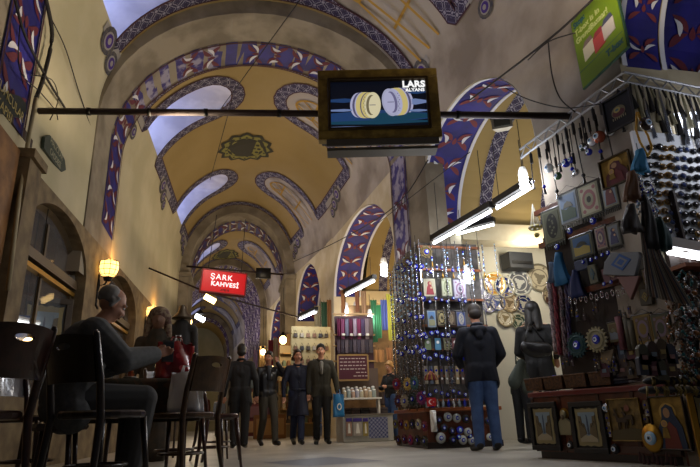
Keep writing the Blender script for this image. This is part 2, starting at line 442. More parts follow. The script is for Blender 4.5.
# ---- side aisle beyond the arcade: cross vaults, floor and back wall
av = MB()
for i, o in enumerate(OPEN[:4]):
    y0, y1 = o[0]-.3, o[1]+.3; c, r = (y0+y1)/2, (y1-y0)/2; n = 24; x0, x1 = xr(c)+TQ(c)-.02, 7.6
    g = lambda t, x, off=0.: Vector((x, c+(r-off)*math.cos(t), SPR+(RISE+.25-off)*math.sin(t)))
    for k in range(n):
        t0, t1 = PI*k/n, PI*(k+1)/n
        for q in range(6):
            xa, xb = x0+(x1-x0)*q/6, x0+(x1-x0)*(q+1)/6
            av.poly([g(t0, xa), g(t0, xb), g(t1, xb), g(t1, xa)], OCHRE)
        for xs in (x0+.35, x0+1.5, x1-.3):
            if i == 0 and xs < x0+1: av.poly([g(t0, x0+.12, .012), g(t0, x0+.75, .012), g(t1, x0+.75, .012), g(t1, x0+.12, .012)], BLUE); continue
            av.poly([g(t0, xs, .01), g(t0, xs+.22, .01), g(t1, xs+.22, .01), g(t1, xs, .01)], LAT, [(0, k*1.), (1, k*1.), (1, k+1.), (0, k+1.)])
        av.poly([(x1, c+r*math.cos(t0), 3.3), (x1, c+r*math.cos(t1), 3.3), g(t1, x1), g(t0, x1)], GREYPL)
    if i == 0:
        band_leaves(av, lambda u, v, off: g(v/(r+1.7)*2/PI*PI/1.0 if False else min(PI, v/((r+RISE)*PI/2)*PI), x0+.12+u, .02+off), .63, (r+RISE)*PI/2, step=.4)
    av.box(((x0+x1)/2, y1+.1, 3.36), (x1-x0, .35, .3), CREAM)
aisle = struct(av.build('ceiling_aisle'))
wb = MB(); wb.box((7.7, 8., 1.7), (.15, 20, 3.4), GREYPL); struct(wb.build('wall_aisle'))
wp = MB(); wp.box((5.7, 9.35, 1.7), (3.9, .12, 3.4), mat('shop_wall_white', 'c9c4b2', .8)); struct(wp.build('wall_partition'))
wp = MB(); wp.box((4.9, 14.0, 1.7), (4.4, .12, 3.4), CREAM); struct(wp.build('wall_partition'))
# ---- left wall with stone dado and arched windows
WIN = [(5.78, 7.95, .7), (9.0, 11.3, .7), (12.4, 14.6, .7), (15.0, 16.8, .9), (1.6, 4.0, .7)]
def zt(y, o): 
    c, r = (o[0]+o[1])/2, (o[1]-o[0])/2; return 2.25+.6*math.sqrt(max(0, 1-((y-c)/r)**2))
wl = MB(); edges = sorted([-2., 44.]+[e for o in WIN for e in o[:2]])
for a, b_ in zip(edges[:-1], edges[1:]):
    o = next((q for q in WIN if abs(q[0]-a) < 1e-6), None); n = 24 if o else max(1, int((b_-a)/.4))
    for i in range(n):
        y0, y1 = a+(b_-a)*i/n, a+(b_-a)*(i+1)/n
        if o: y0, y1 = (a+b_)/2-(b_-a)/2*math.cos(PI*i/n), (a+b_)/2-(b_-a)/2*math.cos(PI*(i+1)/n)
        def q4(za0, za1, zb0, zb1, m, dx=0): wl.poly([(xl(y0)+dx, y0, za0), (xl(y1)+dx, y1, za1), (xl(y1)+dx, y1, zb1), (xl(y0)+dx, y0, zb0)], m)
        q4(2.93, 2.93, ZS+.03, ZS+.03, WARMPL)
        if o:
            t0, t1 = zt(y0, o), zt(y1, o)
            q4(t0, t1, 2.93, 2.93, STONE, .05); q4(0, 0, o[2], o[2], STONE, .05)
            wl.poly([(xl(y0)+.05, y0, t0), (xl(y1)+.05, y1, t1), (xl(y1)-.25, y1, t1), (xl(y0)-.25, y0, t0)], STONE)
            wl.poly([(xl(y0)+.05, y0, o[2]), (xl(y1)+.05, y1, o[2]), (xl(y1)-.25, y1, o[2]), (xl(y0)-.25, y0, o[2])], STONE)
        else: q4(0, 0, 2.93, 2.93, STONE, .05)
        wl.poly([(xl(y0), y0, 2.93), (xl(y1), y1, 2.93), (xl(y1)+.05, y1, 2.93), (xl(y0)+.05, y0, 2.93)], STONE)
    if o:
        for yy in o[:2]: wl.poly([(xl(yy)+.05, yy, o[2]), (xl(yy)-.25, yy, o[2]), (xl(yy)-.25, yy, 2.25), (xl(yy)+.05, yy, 2.25)], STONE)
wall_l = struct(wl.build('wall_left'))
GLASS = mat('window_glass', '8a8f94', .04, alpha=.28)
WF = mat('window_frame_wood', '4a3b24', .5)
for k, o in enumerate(WIN):
    c, r = (o[0]+o[1])/2, (o[1]-o[0])/2; x = xl(c)-.14; sl = .045
    g = MB(); pts = [(o[0], o[2]), (o[1], o[2])]+[(c+r*math.cos(PI*i/16), 2.25+.6*math.sin(PI*i/16)) for i in range(17)]
    g.poly([(x+(y-c)*sl, y, z) for y, z in pts], GLASS); wn += 1
    wo = struct(g.build(f'window_{wn}'))
    f = MB(); rz = -math.atan(sl)
    for i in range(16):
        a, b_ = PI*i/16, PI*(i+1)/16
        f.tube([(x+r*math.cos(a)*sl, c+r*math.cos(a), 2.25+.6*math.sin(a)), (x+r*math.cos(b_)*sl, c+r*math.cos(b_), 2.25+.6*math.sin(b_))], .05, WF, 4)
    f.box((x+.03, c, 2.2), (.12, 2*r, .11), WF, rz); f.box((x+.03, c, 2.08), (.08, 2*r, .05), GOLD, rz)
    f.box((x, c, 2.45), (.05, .05, .5), WF, rz); f.box((x, c, (2.2+o[2])/2), (.05, .05, 1.4), WF, rz)
    for yy in (o[0]+.04, o[1]-.04): f.box((x+(yy-c)*sl, yy, 1.4), (.08, .08, 1.5), WF, rz)
    f.build('window_frame', wo)
# coffee house interior behind the windows
ci = MB(); INT = mat('cafe_interior_wall', '4a3c2c', .8, col2='332a22', scale=2)
ci.box((-5.2, 8.5, 1.6), (.1, 17, 3.4), INT); ci.box((-3.7, 17., 1.6), (3., .1, 3.4), INT); ci.box((-3.7, 8.5, 3.2), (3.2, 17, .1), INT); ci.box((-3.7, .2, 1.6), (3., .1, 3.4), INT)
struct(ci.build('wall_cafe'))
# pilaster at the near end of the stone dado
pl = MB(); pl.box((-2.07, 5.52, 1.43), (.26, .34, 2.86), STONE); pl.box((-2.06, 5.52, 2.9), (.32, .4, .09), STONE); pl.box((-2.09, 5.0, 1.45), (.14, .6, 2.9), mat('orange_stone', '8a6236', .7, col2='6a4826', scale=5))
struct(pl.build('trim_1'))
pl = MB()
for x, m in ((xl(17.8)+.12, RIBPL), (xr(17.8)-.12, RIBPL)): pl.box((x, 17.9, 2.3), (.3, 1.9, 4.6), m); pl.box((x, 17.9, 4.68), (.42, 2.0, .14), m)
struct(pl.build('trim_2'))
# floor
fl = MB(); fl.poly([(-6, -4, 0), (9, -4, 0), (9, 46, 0), (-6, 46, 0)], FLOORM)
floor = struct(fl.build('floor'))
fp = MB(); PV = mat('floor_inlay_dark', '5d6068', .35)
a, b_, c, d = onz(262, 463, 0), onz(330, 457, 0), onz(385, 461, 0), onz(310, 466.5, 0)
fp.poly([p+Vector((0, 0, .003)) for p in (a, b_, c, d)], PV); fp.build('floor_inlay', floor)
we = MB(); we.box((-2.4, 43.5, 3.6), (7, .2, 7.4), WARMPL); struct(we.build('wall_end'))
wn_ = MB(); wn_.box((.5, -3.5, 3.6), (16, .2, 7.4), RIBPL); 
# ================================================================= FIXTURES ON THE WALLS AND OVERHEAD
def eye_ball(b, c, r, n=10, mat_=None, flat=.6):
    b.ball(c, r, mat_ or NAZ, n, (1, flat, 1)); c = Vector(c)
    for k, (q, m) in enumerate(((.5, NAZW), (.36, NAZL), (.2, BLACK))): b.disc(c+Vector((0, -r*flat*math.sqrt(max(0, 1-q*q*.9))-.002-k*.002, 0)), r*q, m, 12)
EMI = mat('lamp_glow_white', 'ffffff', .5, emit=14, ecol='f4f8ff'); EMW = mat('lamp_glow_warm', 'ffe0a0', .5, emit=9, ecol='ffd48a')
EMG = mat('lantern_glass_glow', 'ffd890', .3, emit=3.2, ecol='ffc870')
# tie rod across the near bay
b = MB(); p0, p1 = onx(39, 111, -2.07), onx(571, 116, 3.17); b.tube([p0, p0.lerp(p1, .5)+Vector((0, 0, .0)), p1], .035, RUST, 10)
for k in (.1, .22, .33, .47, .62, .8): q = p0.lerp(p1, k); b.tube([q-Vector((.02, 0, 0)), q+Vector((.02, 0, 0))], .042, IRON, 10)
tag(b.build('tie_rod', smooth=True), 'long brown iron rod across the vault behind the screen', 'rod'); RODA, RODB = p0, p1
b = MB(); q0, q1 = Vector((-1.4, 17.0, 4.95)), Vector((1.68, 17.0, 4.75)); b.tube([q0, q1], .03, RUST, 8); b.box((.9, 17., 4.78), (.45, .2, .3), BLACK)
tag(b.build('tie_rod', smooth=True), 'thin dark iron rod far down the hall above the red sign', 'rod')
b = MB(); b.tube([(-1.75, 12., 3.55), (-.55, 12.0, 3.05), ], .02, RUST, 6); b.tube([(-.55, 12., 3.05), (1.6, 14, 2.9)], .02, RUST, 6)
tag(b.build('lamp_wire'), 'slack dark wire below the red sign carrying hanging lamps', 'wire')
# television
TV = empty('television', ony(378.5, 105.5, 4.7), -.2, 'flat screen in a bronze picture frame showing two wedding rings', 'television')
w_, h_ = 1.2, .78
b = MB(); t = .1
for (cx, cz, sx, sz) in ((0, h_/2-t/2, w_, t), (0, -h_/2+t/2, w_, t), (-w_/2+t/2, 0, t, h_-2*t), (w_/2-t/2, 0, t, h_-2*t)):
    b.box((cx, 0, cz), (sx, .1, sz), BRONZE)
for (cx, cz, sx, sz) in ((0, h_/2-t-.012, w_-2*t, .03), (0, -h_/2+t+.012, w_-2*t, .03), (-w_/2+t+.012, 0, .03, h_-2*t), (w_/2-t-.012, 0, .03, h_-2*t)):
    b.box((cx, -.035, cz), (sx, .06, sz), mat('dark_bronze', '3a2c14', .4, metal=.5))
b.build('picture_frame', TV, bevel=.008)
b = MB(); b.box((0, .08, 0), (w_-.06, .12, h_-.06), BLACK); b.build('housing', TV)
b = MB(); iw, ih = w_-2*t-.04, h_-2*t-.04; b.box((0, -.01, 0), (iw, .02, ih), BLACK)
SB = [mat('screen_navy', '020202', .5, emit=.8, ecol='080c18'), mat('screen_blue', '020202', .5, emit=.8, ecol='23406e'), mat('screen_pale', '020202', .5, emit=.8, ecol='7486b4'), mat('screen_teal', '020202', .5, emit=.8, ecol='1a4258')]
b.poly([(-iw/2, -.022, -ih/2), (iw/2, -.022, -ih/2), (iw/2, -.022, ih/2), (-iw/2, -.022, ih/2)], SB[0])
def streak(x0, x1, z, h, m, k): b.poly([(x0, -.0225-k*.0004, z-h*.3), ((x0+x1)/2, -.0225-k*.0004, z-h/2), (x1, -.0225-k*.0004, z-h*.2), (x1, -.0225-k*.0004, z+h*.2), ((x0+x1)/2, -.0225-k*.0004, z+h/2), (x0, -.0225-k*.0004, z+h*.3)], m)
streak(-iw/2, iw/2, -.14, .16, SB[1], 1); streak(-iw/2, iw/2, -.2, .05, SB[3], 2); streak(-iw/2, -.2, .05, .05, SB[1], 3); streak(-iw/2, -.22, -.06, .03, SB[2], 4); streak(.25, iw/2, .02, .07, SB[2], 5); streak(.3, iw/2, -.08, .03, SB[2], 6); streak(-.1, .5, -.14, .1, SB[3], 7); streak(-.55, -.1, -.25, .02, SB[2], 8); streak(.3, iw/2, .13, .05, SB[1], 9)
b.build('screen', TV)
RG = mat('screen_ring_gold', '020202', .5, emit=.8, ecol='d0bf7c'); RS = mat('screen_ring_silver', '020202', .5, emit=.8, ecol='b4b4d4'); RI = mat('screen_ring_inner', '020202', .5, emit=.8, ecol='e0d6b0'); RD = mat('screen_ring_shadow', '020202', .5, emit=.4, ecol='7c78a0')
def ring(cx, cz, tilt, flip, name, inner, rx, rz, cols):
    b = MB(); k = 0; n = 14
    def el(dx, ex, ez, m):
        nonlocal k
        b.poly([(cx+dx*math.cos(tilt)+ex*math.cos(a)*math.cos(tilt)-ez*math.sin(a)*math.sin(tilt), -.024-k*.0005, cz+dx*math.sin(tilt)+ex*math.cos(a)*math.sin(tilt)+ez*math.sin(a)*math.cos(tilt)) for a in [2*PI*i/40 for i in range(40)]], m); k += 1
    for i in range(n): t = i/(n-1); el(flip*-.142*(1-t), rx*.97, rz*(.93+.05*math.sin(PI*t)), cols[int(t*(len(cols)-.01))])
    el(0, rx, rz*.98, RE); el(0, rx*.8, rz*.82, inner); el(flip*-.012, rx*.62, rz*.76, RV)
    el(flip*.004, rx*.5, rz*.7, inner)
    b.box((cx+flip*-.0, -.033, cz), (rx*.75, .0006, .007), RD)
    for q in range(9): b.box((cx-flip*(.075+.012*(q % 2)), -.0335, cz-rz*.6+q*rz*.15), (.006, .0006, .012), RD)
    return b.build(name, TV)
RE = mat('screen_ring_edge', '020202', .5, emit=.7, ecol='ece2b8'); RV = mat('screen_ring_hollow', '020202', .5, emit=.5, ecol='948868')
ring(-.061, -.012, -.06, 1, 'ring_picture', RI, .082, .15, [RS, RD, RS, RG, RG, RD, RG, RG]); RE = mat('screen_ring_edge2', '020202', .5, emit=.6, ecol='c4c6e6'); RV = mat('screen_ring_hollow2', '020202', .5, emit=.5, ecol='8884b0')
ring(.12, .016, .12, -1, 'ring_picture', RS, .085, .16, [RS, RD, RS, RG, RG, RG, RS, RS])
put(text('LARS', .1, mat('screen_white', '020202', .5, emit=.95, ecol='ffffff'), bold=.004, spacing=1.05), TV, (.36, -.03, .215)); put(text('ALYANS', .05, MATS['screen_white'], bold=.0015, spacing=1.05), TV, (.37, -.03, .15))
b = MB(); b.box((.02, .12, -.45), (1.08, .16, .03), mat('shelf_grey', '3f3a32', .6)); b.box((.02, -.05, -.43), (1.08, .02, .07), MATS['shelf_grey']); b.tube([(-.5, 0, -.42), (-.2, .0, -.4), (.1, 0, -.42), (.5, 0, -.41)], .008, WHITE, 5); b.build('bracket_shelf', TV)
# red sign
c = ony(223.5, 283, 9.5); SG = empty('red_sign', c, .13, 'red lit sign reading ŞARK KAHVESİ hung in the middle of the hall', 'sign')
SG.rotation_euler.y = .07
b = MB(); REDL = mat('sign_red', 'd81418', .4, emit=.42, ecol='c80a12'); b.box((0, 0, 0), (.72, .12, .37), REDL); pn = b.build('light_box', SG, bevel=.008)
b = MB(); 
for (cx, cz, sx, sz) in ((0, .19, .75, .02), (0, -.19, .75, .02), (-.37, 0, .02, .38), (.37, 0, .02, .38)): b.box((cx, 0, cz), (sx, .14, sz), mat('sign_rim', '8a1a14', .5))
b.build('rim', SG)
SW = mat('sign_white', 'ffffff', .4, emit=.75)
put(text('ŞARK', .13, SW, bold=.001, spacing=1.2), SG, (-.05, -.064, .075), -.0); put(text('KAHVESİ', .105, SW, bold=.003, spacing=1.12), SG, (.02, -.064, -.045)); put(text('ATELYE', .042, mat('sign_dark_text', '3a0a0c', .5), bold=.001), SG, (.03, -.064, -.14))
for x in (-.28, .28):
    b = MB(); b.tube([(x, 0, .19), (x*.9, 0, 1.2)], .006, CORD, 5); b.build('hanging_wire', SG)
# wall lanterns
for (px, py, x, lab) in ((109, 268, -1.78, 'glowing caged wall lantern above the grey haired man'), (153, 312, -1.6, 'glowing caged wall lantern further along, behind the robed dummy')):
    p = onx(px, py, x); L = empty('wall_lantern', p, 0, lab, 'lantern', 'lanterns on the left wall')
    b = MB(); pr = [(.05, -.13), (.1, -.11), (.13, -.04), (.135, .03), (.125, .09), (.06, .12), (.0, .125)]; b.lathe(pr, EMG, n=16); b.build('globe', L, True)
    b = MB()
    for k in range(10):
        a = 2*PI*k/10; b.tube([(r*1.04*math.cos(a), r*1.04*math.sin(a), z) for r, z in pr[:-1]], .004, IRON, 4)
    for r, z in pr[1:5]: b.tube([(r*1.04*math.cos(2*PI*k/16), r*1.04*math.sin(2*PI*k/16), z) for k in range(17)], .004, IRON, 4)
    b.build('cage', L)
    wx = xl(p.y)-p.x+.05
    b = MB(); b.lathe([(.0, -.2), (.05, -.19), (.07, -.14), (.05, -.13)], IRON, n=12); b.tube([(0, 0, -.17), (-.03, 0, -.24), (-.1, 0, -.27), (wx+.04, 0, -.18)], .013, IRON, 6); b.tube([(wx+.03, 0, -.1), (wx+.03, 0, -.55), (wx+.06, 0, -.6)], .016, IRON, 6); b.tube([(wx+.03, 0, -.42), (-.12, 0, -.36), (-.1, 0, -.27)], .01, IRON, 6); b.build('bracket', L)
# hanging lamps far down the hall
def hang(px, py, y, lab, r=.09, ceilz=5.5, m=None, sh=0):
    p = ony(px, py, y); L = empty('hanging_lamp', p, 0, lab, 'lamp', 'small lamps hanging down the hall')
    b = MB(); (b.box((0, 0, 0), (r*2.6, r, r*1.1), m or EMW, M=Matrix.Rotation(.5, 4, 'Y')) if sh else b.ball((0, 0, 0), r, m or EMW, 12, (1, 1, 1.2))); b.build('bulb', L, not sh)
    b = MB(); b.lathe([(.02, r*2.2), (.05, r*1.8), (r*1.1, r*1.0)], IRON, n=12); b.tube([(0, 0, r*2.2), (0, 0, ceilz-p.z)], .006, CORD, 4); b.build('cord', L)
hang(210, 299, 11.5, 'slanted yellow lamp just under the red sign', .09, 3.0, EMW, 1)
hang(200, 318, 15, 'white lamp hanging left below the red sign', .1, 4.8, EMI, 1); hang(189, 322, 19, 'small round warm lamp furthest left below the red sign', .1, 4.8)
hang(263, 353-1, 17, 'warm bulb glowing over the young man in leather jacket', .08, 4); hang(283, 340, 15.5, 'bright warm bulb above and behind the woman in blue', .1, 4)
# fluorescent fixtures
def tubefix(p, q, lab, housing=IRON, hang_to=None, r=.02, glow=True):
    c = (p+q)/2; L = empty('tube_light', c, 0, lab, 'tube light', 'fluorescent tubes over the stalls'); d = (q-p)/2
    b = MB(); b.tube([-d, d], r, EMI, 8); b.build('tube', L, True)
    b = MB(); u = Vector((0, 0, 1)); n_ = d.cross(u).normalized()*.045
    for s in (-1.04,): 
        e0, e1 = d*-1.05, d*1.05; vs = [e0+n_+u*.04, e0-n_+u*.04, e0-n_+u*.12, e0+n_+u*.12, e1+n_+u*.04, e1-n_+u*.04, e1-n_+u*.12, e1+n_+u*.12]
        b.faces(vs, [(0, 1, 2, 3), (4, 7, 6, 5), (0, 4, 5, 1), (1, 5, 6, 2), (2, 6, 7, 3), (3, 7, 4, 0)], housing)
    for e in (-d, d): b.tube([e*.985, e*.985+u*.06], .018, WHITE, 6)
    if hang_to: 
        for e in (-d*.8, d*.8): b.tube([e+u*.1, e+u*hang_to], .005, CORD, 4)
    b.build('housing', L)
    if glow: lamp('POINT', c-Vector((0, 0, .12)), 18, 'eef4ff', .2)
tubefix(onz(434, 243, 2.8), onz(491, 211, 2.8), 'fluorescent tube hung left inside the large right arch', hang_to=.9)
tubefix(onz(497, 208, 2.8), onz(530, 188, 2.8), 'fluorescent tube nearest the hanging souvenirs, in line behind its twin', hang_to=.9)
tubefix(onz(346, 295, 2.85), onz(374, 281, 2.85), 'fluorescent tube over the scarf stall behind the column', hang_to=.5)
tubefix(onz(457, 234, 3.2), onz(484, 217, 3.2)+Vector((.3, .3, 0)), 'second thin fluorescent tube just right of the hung left one', hang_to=.4, glow=False)
tubefix(onz(300, 319, 2.7), onz(316, 312, 2.7), 'short distant fluorescent tube over the shops beyond the couple', hang_to=.5)
tubefix(ony(668, 252, 3.6), ony(706, 259, 3.5), 'fluorescent tube under the sunglasses panel', mat('white_housing', 'd8d8d8', .5), glow=False); 
def bulb(px, py, y, lab, r=.055, up=.5):
    p = ony(px, py, y); L = empty('spiral_bulb', p, 0, lab, 'bulb', 'bare energy saving bulbs')
    b = MB(); b.tube([(r*.55*math.cos(a), r*.55*math.sin(a), -r*1.2+a*r*.11) for a in [i*.5 for i in range(44)]], r*.22, EMI, 6); b.ball((0, 0, 0), r*.6, EMI, 8, (1, 1, 1.8)); b.build('glowing_tube', L, True)
    b = MB(); b.lathe([(.0, r*2.6), (r*.5, r*2.6), (r*.7, r*2.), (r*.8, r*1.2), (0, r*1.1)], WHITE, n=10); b.tube([(0, 0, r*2.6), (0, 0, up)], .006, CORD, 4); b.build('socket', L)
    lamp('POINT', p-Vector((0, .12, .05)), 8, 'f2f6ff', .08)
bulb(524, 182, 5.0, 'bright bare bulb at the end of the tubes beside the souvenir stall', .065); bulb(467, 277, 7.5, 'bare bulb beside the man in the hooded top, upper right', .07); bulb(452, 262, 7.8, 'bare bulb over the hanging rugs of the column stall', .07)
bulb(384, 270, 9.9, 'bare bulb left of the column stall', .09); bulb(346, 312, 12, 'bare bulb over the magenta scarves, left one', .08); bulb(356, 311, 12.2, 'bare bulb over the magenta scarves, right one', .08); bulb(370, 318, 11.4, 'warm bare bulb beside the green scarves', .07)
# floodlight on the rod
p = ony(502, 124, 5.0); L = empty('floodlight', p, -.5, 'small grey floodlight clamped on the rod right of the screen', 'floodlight')
b = MB(); vs = [(-.11, -.06, -.08), (.11, -.06, -.08), (.11, -.06, .08), (-.11, -.06, .08), (-.06, .1, -.04), (.06, .1, -.04), (.06, .1, .06), (-.06, .1, .06)]
GH = mat('floodlight_grey', '8a8272', .6); b.faces(vs, [(3, 2, 1, 0), (4, 5, 6, 7), (0, 1, 5, 4), (1, 2, 6, 5), (2, 3, 7, 6), (3, 0, 4, 7)], GH); b.build('housing', L); b = MB(); b.box((0, -.066, 0), (.17, .01, .11), mat('floodlight_glass', '40423f', .1, coat=1.)); b.build('glass', L)
b = MB(); b.tube([(-.1, 0, 0), (-.12, 0, .13), (.12, 0, .13), (.1, 0, 0)], .01, IRON, 6); b.build('yoke', L)
# wall plaques
def plaque(poly, x, lines, lab, sz, rz, m='2a3a34', tcol='a8a890'):
    P = [onx(px, py, x) for px, py in poly]; c = sum(P, Vector())/len(P); L = empty('wall_plaque', c, 0, lab, 'sign')
    b = MB(); n = len(P); vs = [p-c for p in P]+[p-c-Vector((.03, 0, 0)) for p in P]; b.faces(vs, [tuple(range(n)), tuple(range(2*n-1, n-1, -1))]+[(k, k+n, (k+1) % n+n, (k+1) % n) for k in range(n)], mat('plaque_'+m, m, .5)); b.build('board', L)
    for k, s in enumerate(lines):
        t = text(s, sz, mat('plaque_text_'+tcol, tcol, .5), ext=.001); t.parent = L; t.rotation_euler = (0, 0, PI/2); t.location = (.004, .0, (len(lines)-1)*sz*.6-k*sz*1.15)
plaque([(45, 137), (50, 135), (57, 144), (65, 160), (66, 170), (62, 172), (55, 164), (44, 148)], -2.05, ['HALICILAR', 'CADDESİ'], 'small dark green street name plaque on the pale left wall', .1, 0)
plaque([(-40, 80), (20, 96), (26, 103), (26, 111), (20, 118), (-40, 104)], -2.05, ['KUYUMCULAR', 'KAPISI'], 'dark plaque with gold letters at the far left edge', .13, 0, '10201e', 'a89a60')
# green banner
P = [onx(*q, 3.12) for q in ((571, 22), (614, -14), (630, 48), (584, 80))]
c = sum(P, Vector())/4; BN = empty('green_banner', c, -PI/2, 'lime green advertising banner with boxes hung high on the pier', 'banner')
b = MB(); bw2, bh2 = .62, .72
b.box((0, 0, 0), (bw2+.02, .02, bh2+.02), mat('banner_rim', '2a4a3a', .6)); b.box((0, -.006, 0), (bw2, .02, bh2), mat('banner_green', '5c760c', .6)); b.build('panel', BN)
GB = mat('banner_teal_ink', '1c4a50', .6); GW = mat('banner_white_ink', '98a468', .6)
put(text('Stop:', .085, GB, bold=.003, align='LEFT'), BN, (-.28, -.018, .29)); put(text('T-box is in', .085, GW, bold=.002, align='LEFT'), BN, (-.28, -.018, .2)); put(text('GrandBazaar!', .085, GW, bold=.002, align='LEFT'), BN, (-.28, -.018, .115))
put(text('T-box', .085, GB, bold=.004, align='RIGHT'), BN, (.28, -.018, -.27)); b = MB(); b.box((0, -.018, -.2), (.6, .002, .004), GB)
for k, (cx, cz, m) in enumerate(((-.13, -.06, 'b8b4a0'), (.02, -.08, '9a3a3a'), (.16, -.05, 'a8a4a0'))):
    w2 = .15
    b.slab([(cx-w2/2, cz-.09), (cx+w2/2, cz-.07), (cx+w2/2, cz+.06), (cx-w2/2, cz+.05)], -.022-k*.002, -.018, mat('banner_box_'+m, m, .6)); b.slab([(cx-w2/2, cz+.05), (cx+w2/2, cz+.06), (cx+w2/2-.02, cz+.11), (cx-w2/2+.04, cz+.1)], -.023-k*.002, -.018, mat('banner_lid_%d' % k, ('6a5a5a', '7a2a34', '3a3f5a')[k], .6))
b.build('picture', BN)
# cables
def cable(pts, r, lab, m=CORD, par=None, sm=6):
    pts = [Vector(p) for p in pts]; out = []
    for i in range(len(pts)-1):
        p0, p1, p2, p3 = pts[max(0, i-1)], pts[i], pts[i+1], pts[min(len(pts)-1, i+2)]
        for k in range(sm):
            t = k/sm; out.append(.5*((2*p1)+(-p0+p2)*t+(2*p0-5*p1+4*p2-p3)*t*t+(-p0+3*p1-3*p2+p3)*t**3))
    out.append(pts[-1]); b = MB(); b.tube(out, r, m, 5); return tag(b.build('cable', smooth=True), lab, 'cable', 'loose cables')
wl_ = lambda px, py: onx(px, py, -2.03)
cable([wl_(14, -5), wl_(25, 35), wl_(45, 75), wl_(65, 108)], .014, 'thick black cable sagging down to the left end of the rod')
cable([wl_(45, -5), wl_(52, 35), wl_(44, 75), wl_(36, 98)], .022, 'thickest black cable at the upper left corner')
cable([wl_(52, 20), wl_(66, 50), wl_(80, 95), wl_(100, 150), wl_(130, 210), wl_(163, 255)], .007, 'thin cable running diagonally down the pale left wall')
cable([wl_(20, 25), wl_(20, 70), wl_(40, 92), wl_(55, 110), wl_(58, 120)], .006, 'thin looping cable over the dark plaque')
cable([wl_(30, 75), wl_(52, 80), wl_(58, 100), wl_(50, 120)], .006, 'thin loose wire end hanging below the rod')
wr_ = lambda px, py: onx(px, py, 2.98)
cable([wr_(470, 100), wr_(520, 62), wr_(560, 30), wr_(592, 0)], .012, 'thick dark cable rising to the green banner')
cable([wr_(548, 40), wr_(552, 75), wr_(560, 98), wr_(575, 112)], .007, 'cable hanging in a loop left of the green banner')
cable([wr_(528, 60), wr_(548, 42), wr_(575, 33)], .007, 'short cable looping beside the green banner')
cable([wr_(505, 88), wr_(530, 100), wr_(565, 108), wr_(600, 104)], .006, 'thin cable sagging above the stall rail')
cable([onx(372, 228, 2.6), onx(420, 190, 2.75), ony(470, 152, 6.5)], .006, 'thin wire crossing the plaster right below the screen'); 
cable([onx(293, 262, 1.8), onx(340, 240, 2.4), onx(395, 206, 2.75), onx(428, 160, 2.9)], .01, 'long wire strung along the right wall under the vault')
b = MB(); b.tube([onx(8, 290, -1.9), onx(20, 190, -1.98), onx(30, 130, -2.03), onx(36, 98, -2.03)], .02, mat('cream_pipe', '9a8f70', .6), 6); tag(b.build('wall_pipe', smooth=True), 'thin cream pipe climbing the left wall beside the pilaster', 'pipe')
for q0, q1, l in (((300, 0), (220, 110), 'fine dark cord crossing the vault left of the screen'), ((232, 100), (210, 180), 'fine cord further down the vault'), ):
    p, q = onz(*q0, 6.6), onz(*q1, 6.6); cable([p, q], .008, l)
p = S(PI/2, 11.9, 0); 
# ================================================================= RIGHT STALL (souvenirs) — platform, rails, back
CP0, CP1 = onz(539, 458, 0), onz(666, 465, 0); CD = (CP1-CP0).normalized(); CRZ = math.atan2(CD.y, CD.x)
CN = Vector((CD.y, -CD.x, 0))      # outward, towards the hall
def onc(px, py, off=0.): return on_plane(px, py, CP0+CN*off, CN)
CT = empty('souvenir_counter', CP0, CRZ, 'long low red-brown wooden counter with framed pictures leaning on its front', 'counter')
LEN = 1.42
b = MB(); b.box((LEN/2, .17, .31), (LEN, .34, .5), RWOOD); b.box((LEN/2, .17, .05), (LEN-.04, .3, .1), DWOOD)
for x in (.0, .33, .75, 1.08, 1.38): b.box((x+.01, -.0, .31), (.03, .02, .5), mat('counter_stile', '3f1e10', .4, coat=.3))
b.box((LEN/2, -.005, .1), (LEN, .03, .05), MATS['counter_stile']); b.build('cabinet', CT)
b = MB(); b.box((LEN/2, .16, .565), (LEN+.04, .38, .05), mat('counter_top_red', '5a120f', .35, coat=.4)); b.build('top', CT, bevel=.01)
CT2 = empty('souvenir_counter', CP0+CD*(LEN+.02), CRZ+.75, 'near end of the counter turned towards the camera, at the right edge', 'counter')
b = MB(); b.box((.5, .25, .29), (1., .5, .58), RWOOD); b.build('cabinet', CT2)
b = MB(); b.box((.5, .25, .6), (1.04, .56, .04), MATS['counter_top_red']); b.build('top', CT2, bevel=.01)
ST = empty('souvenir_stall', CP0+CN*-.05, CRZ, 'tall dark stall structure crowded with hanging souvenirs at the right', 'stall')
def ong(px, py, off=0.): return on_plane(px, py, CP0+CN*(off-.04), CN)      # plane of the goods hung on the stall
BP = mat('stall_back_board', '2a1a12', .7, col2='1c120c', scale=5)
RA, RB = ong(521, 158), ong(626, 82, .08); RC = on_plane(704, 98, RB+Vector((0, -.06, 0)), (0, 1, 0)); RC = RB+(RC-RB)*1.8
toL = lambda p: Matrix.Rotation(-CRZ, 3, 'Z')@(p-ST.location)
la, lb, lc = toL(RA), toL(RB), toL(RC)
b = MB(); b.box(((la.x+lb.x)/2+.1, .055, 1.35), (lb.x-la.x+.02, .03, 1.45), BP); b.build('back_board', ST)
for A2, B2 in ((la, lb), (lb, lc)):
    b = MB()
    for dz in (0, .1): b.tube([A2+Vector((0, 0, dz)), B2+Vector((0, 0, dz))], .012, ALU, 6)
    n = 16
    for k in range(n): b.tube([A2.lerp(B2, k/n)+Vector((0, 0, .1*(k % 2))), A2.lerp(B2, (k+1)/n)+Vector((0, 0, .1*((k+1) % 2)))], .008, ALU, 4)
    b.build('rail', ST)
for q in (lc,): b = MB(); b.tube([q, Vector((q.x, q.y+(.02 if q is not la else 0), .59 if q is not lc else 0))], .014, ALU, 6); b.build('post', ST)
for z in (.95, 1.45, 2.0, 2.35):
    b = MB(); b.box(((la.x+lb.x)/2, .03, z), (lb.x-la.x-.1, .04, .05), RWOOD); b.build('shelf', ST)
HX = 2.84; HRZ = CRZ          # hall-facing plane of hanging goods
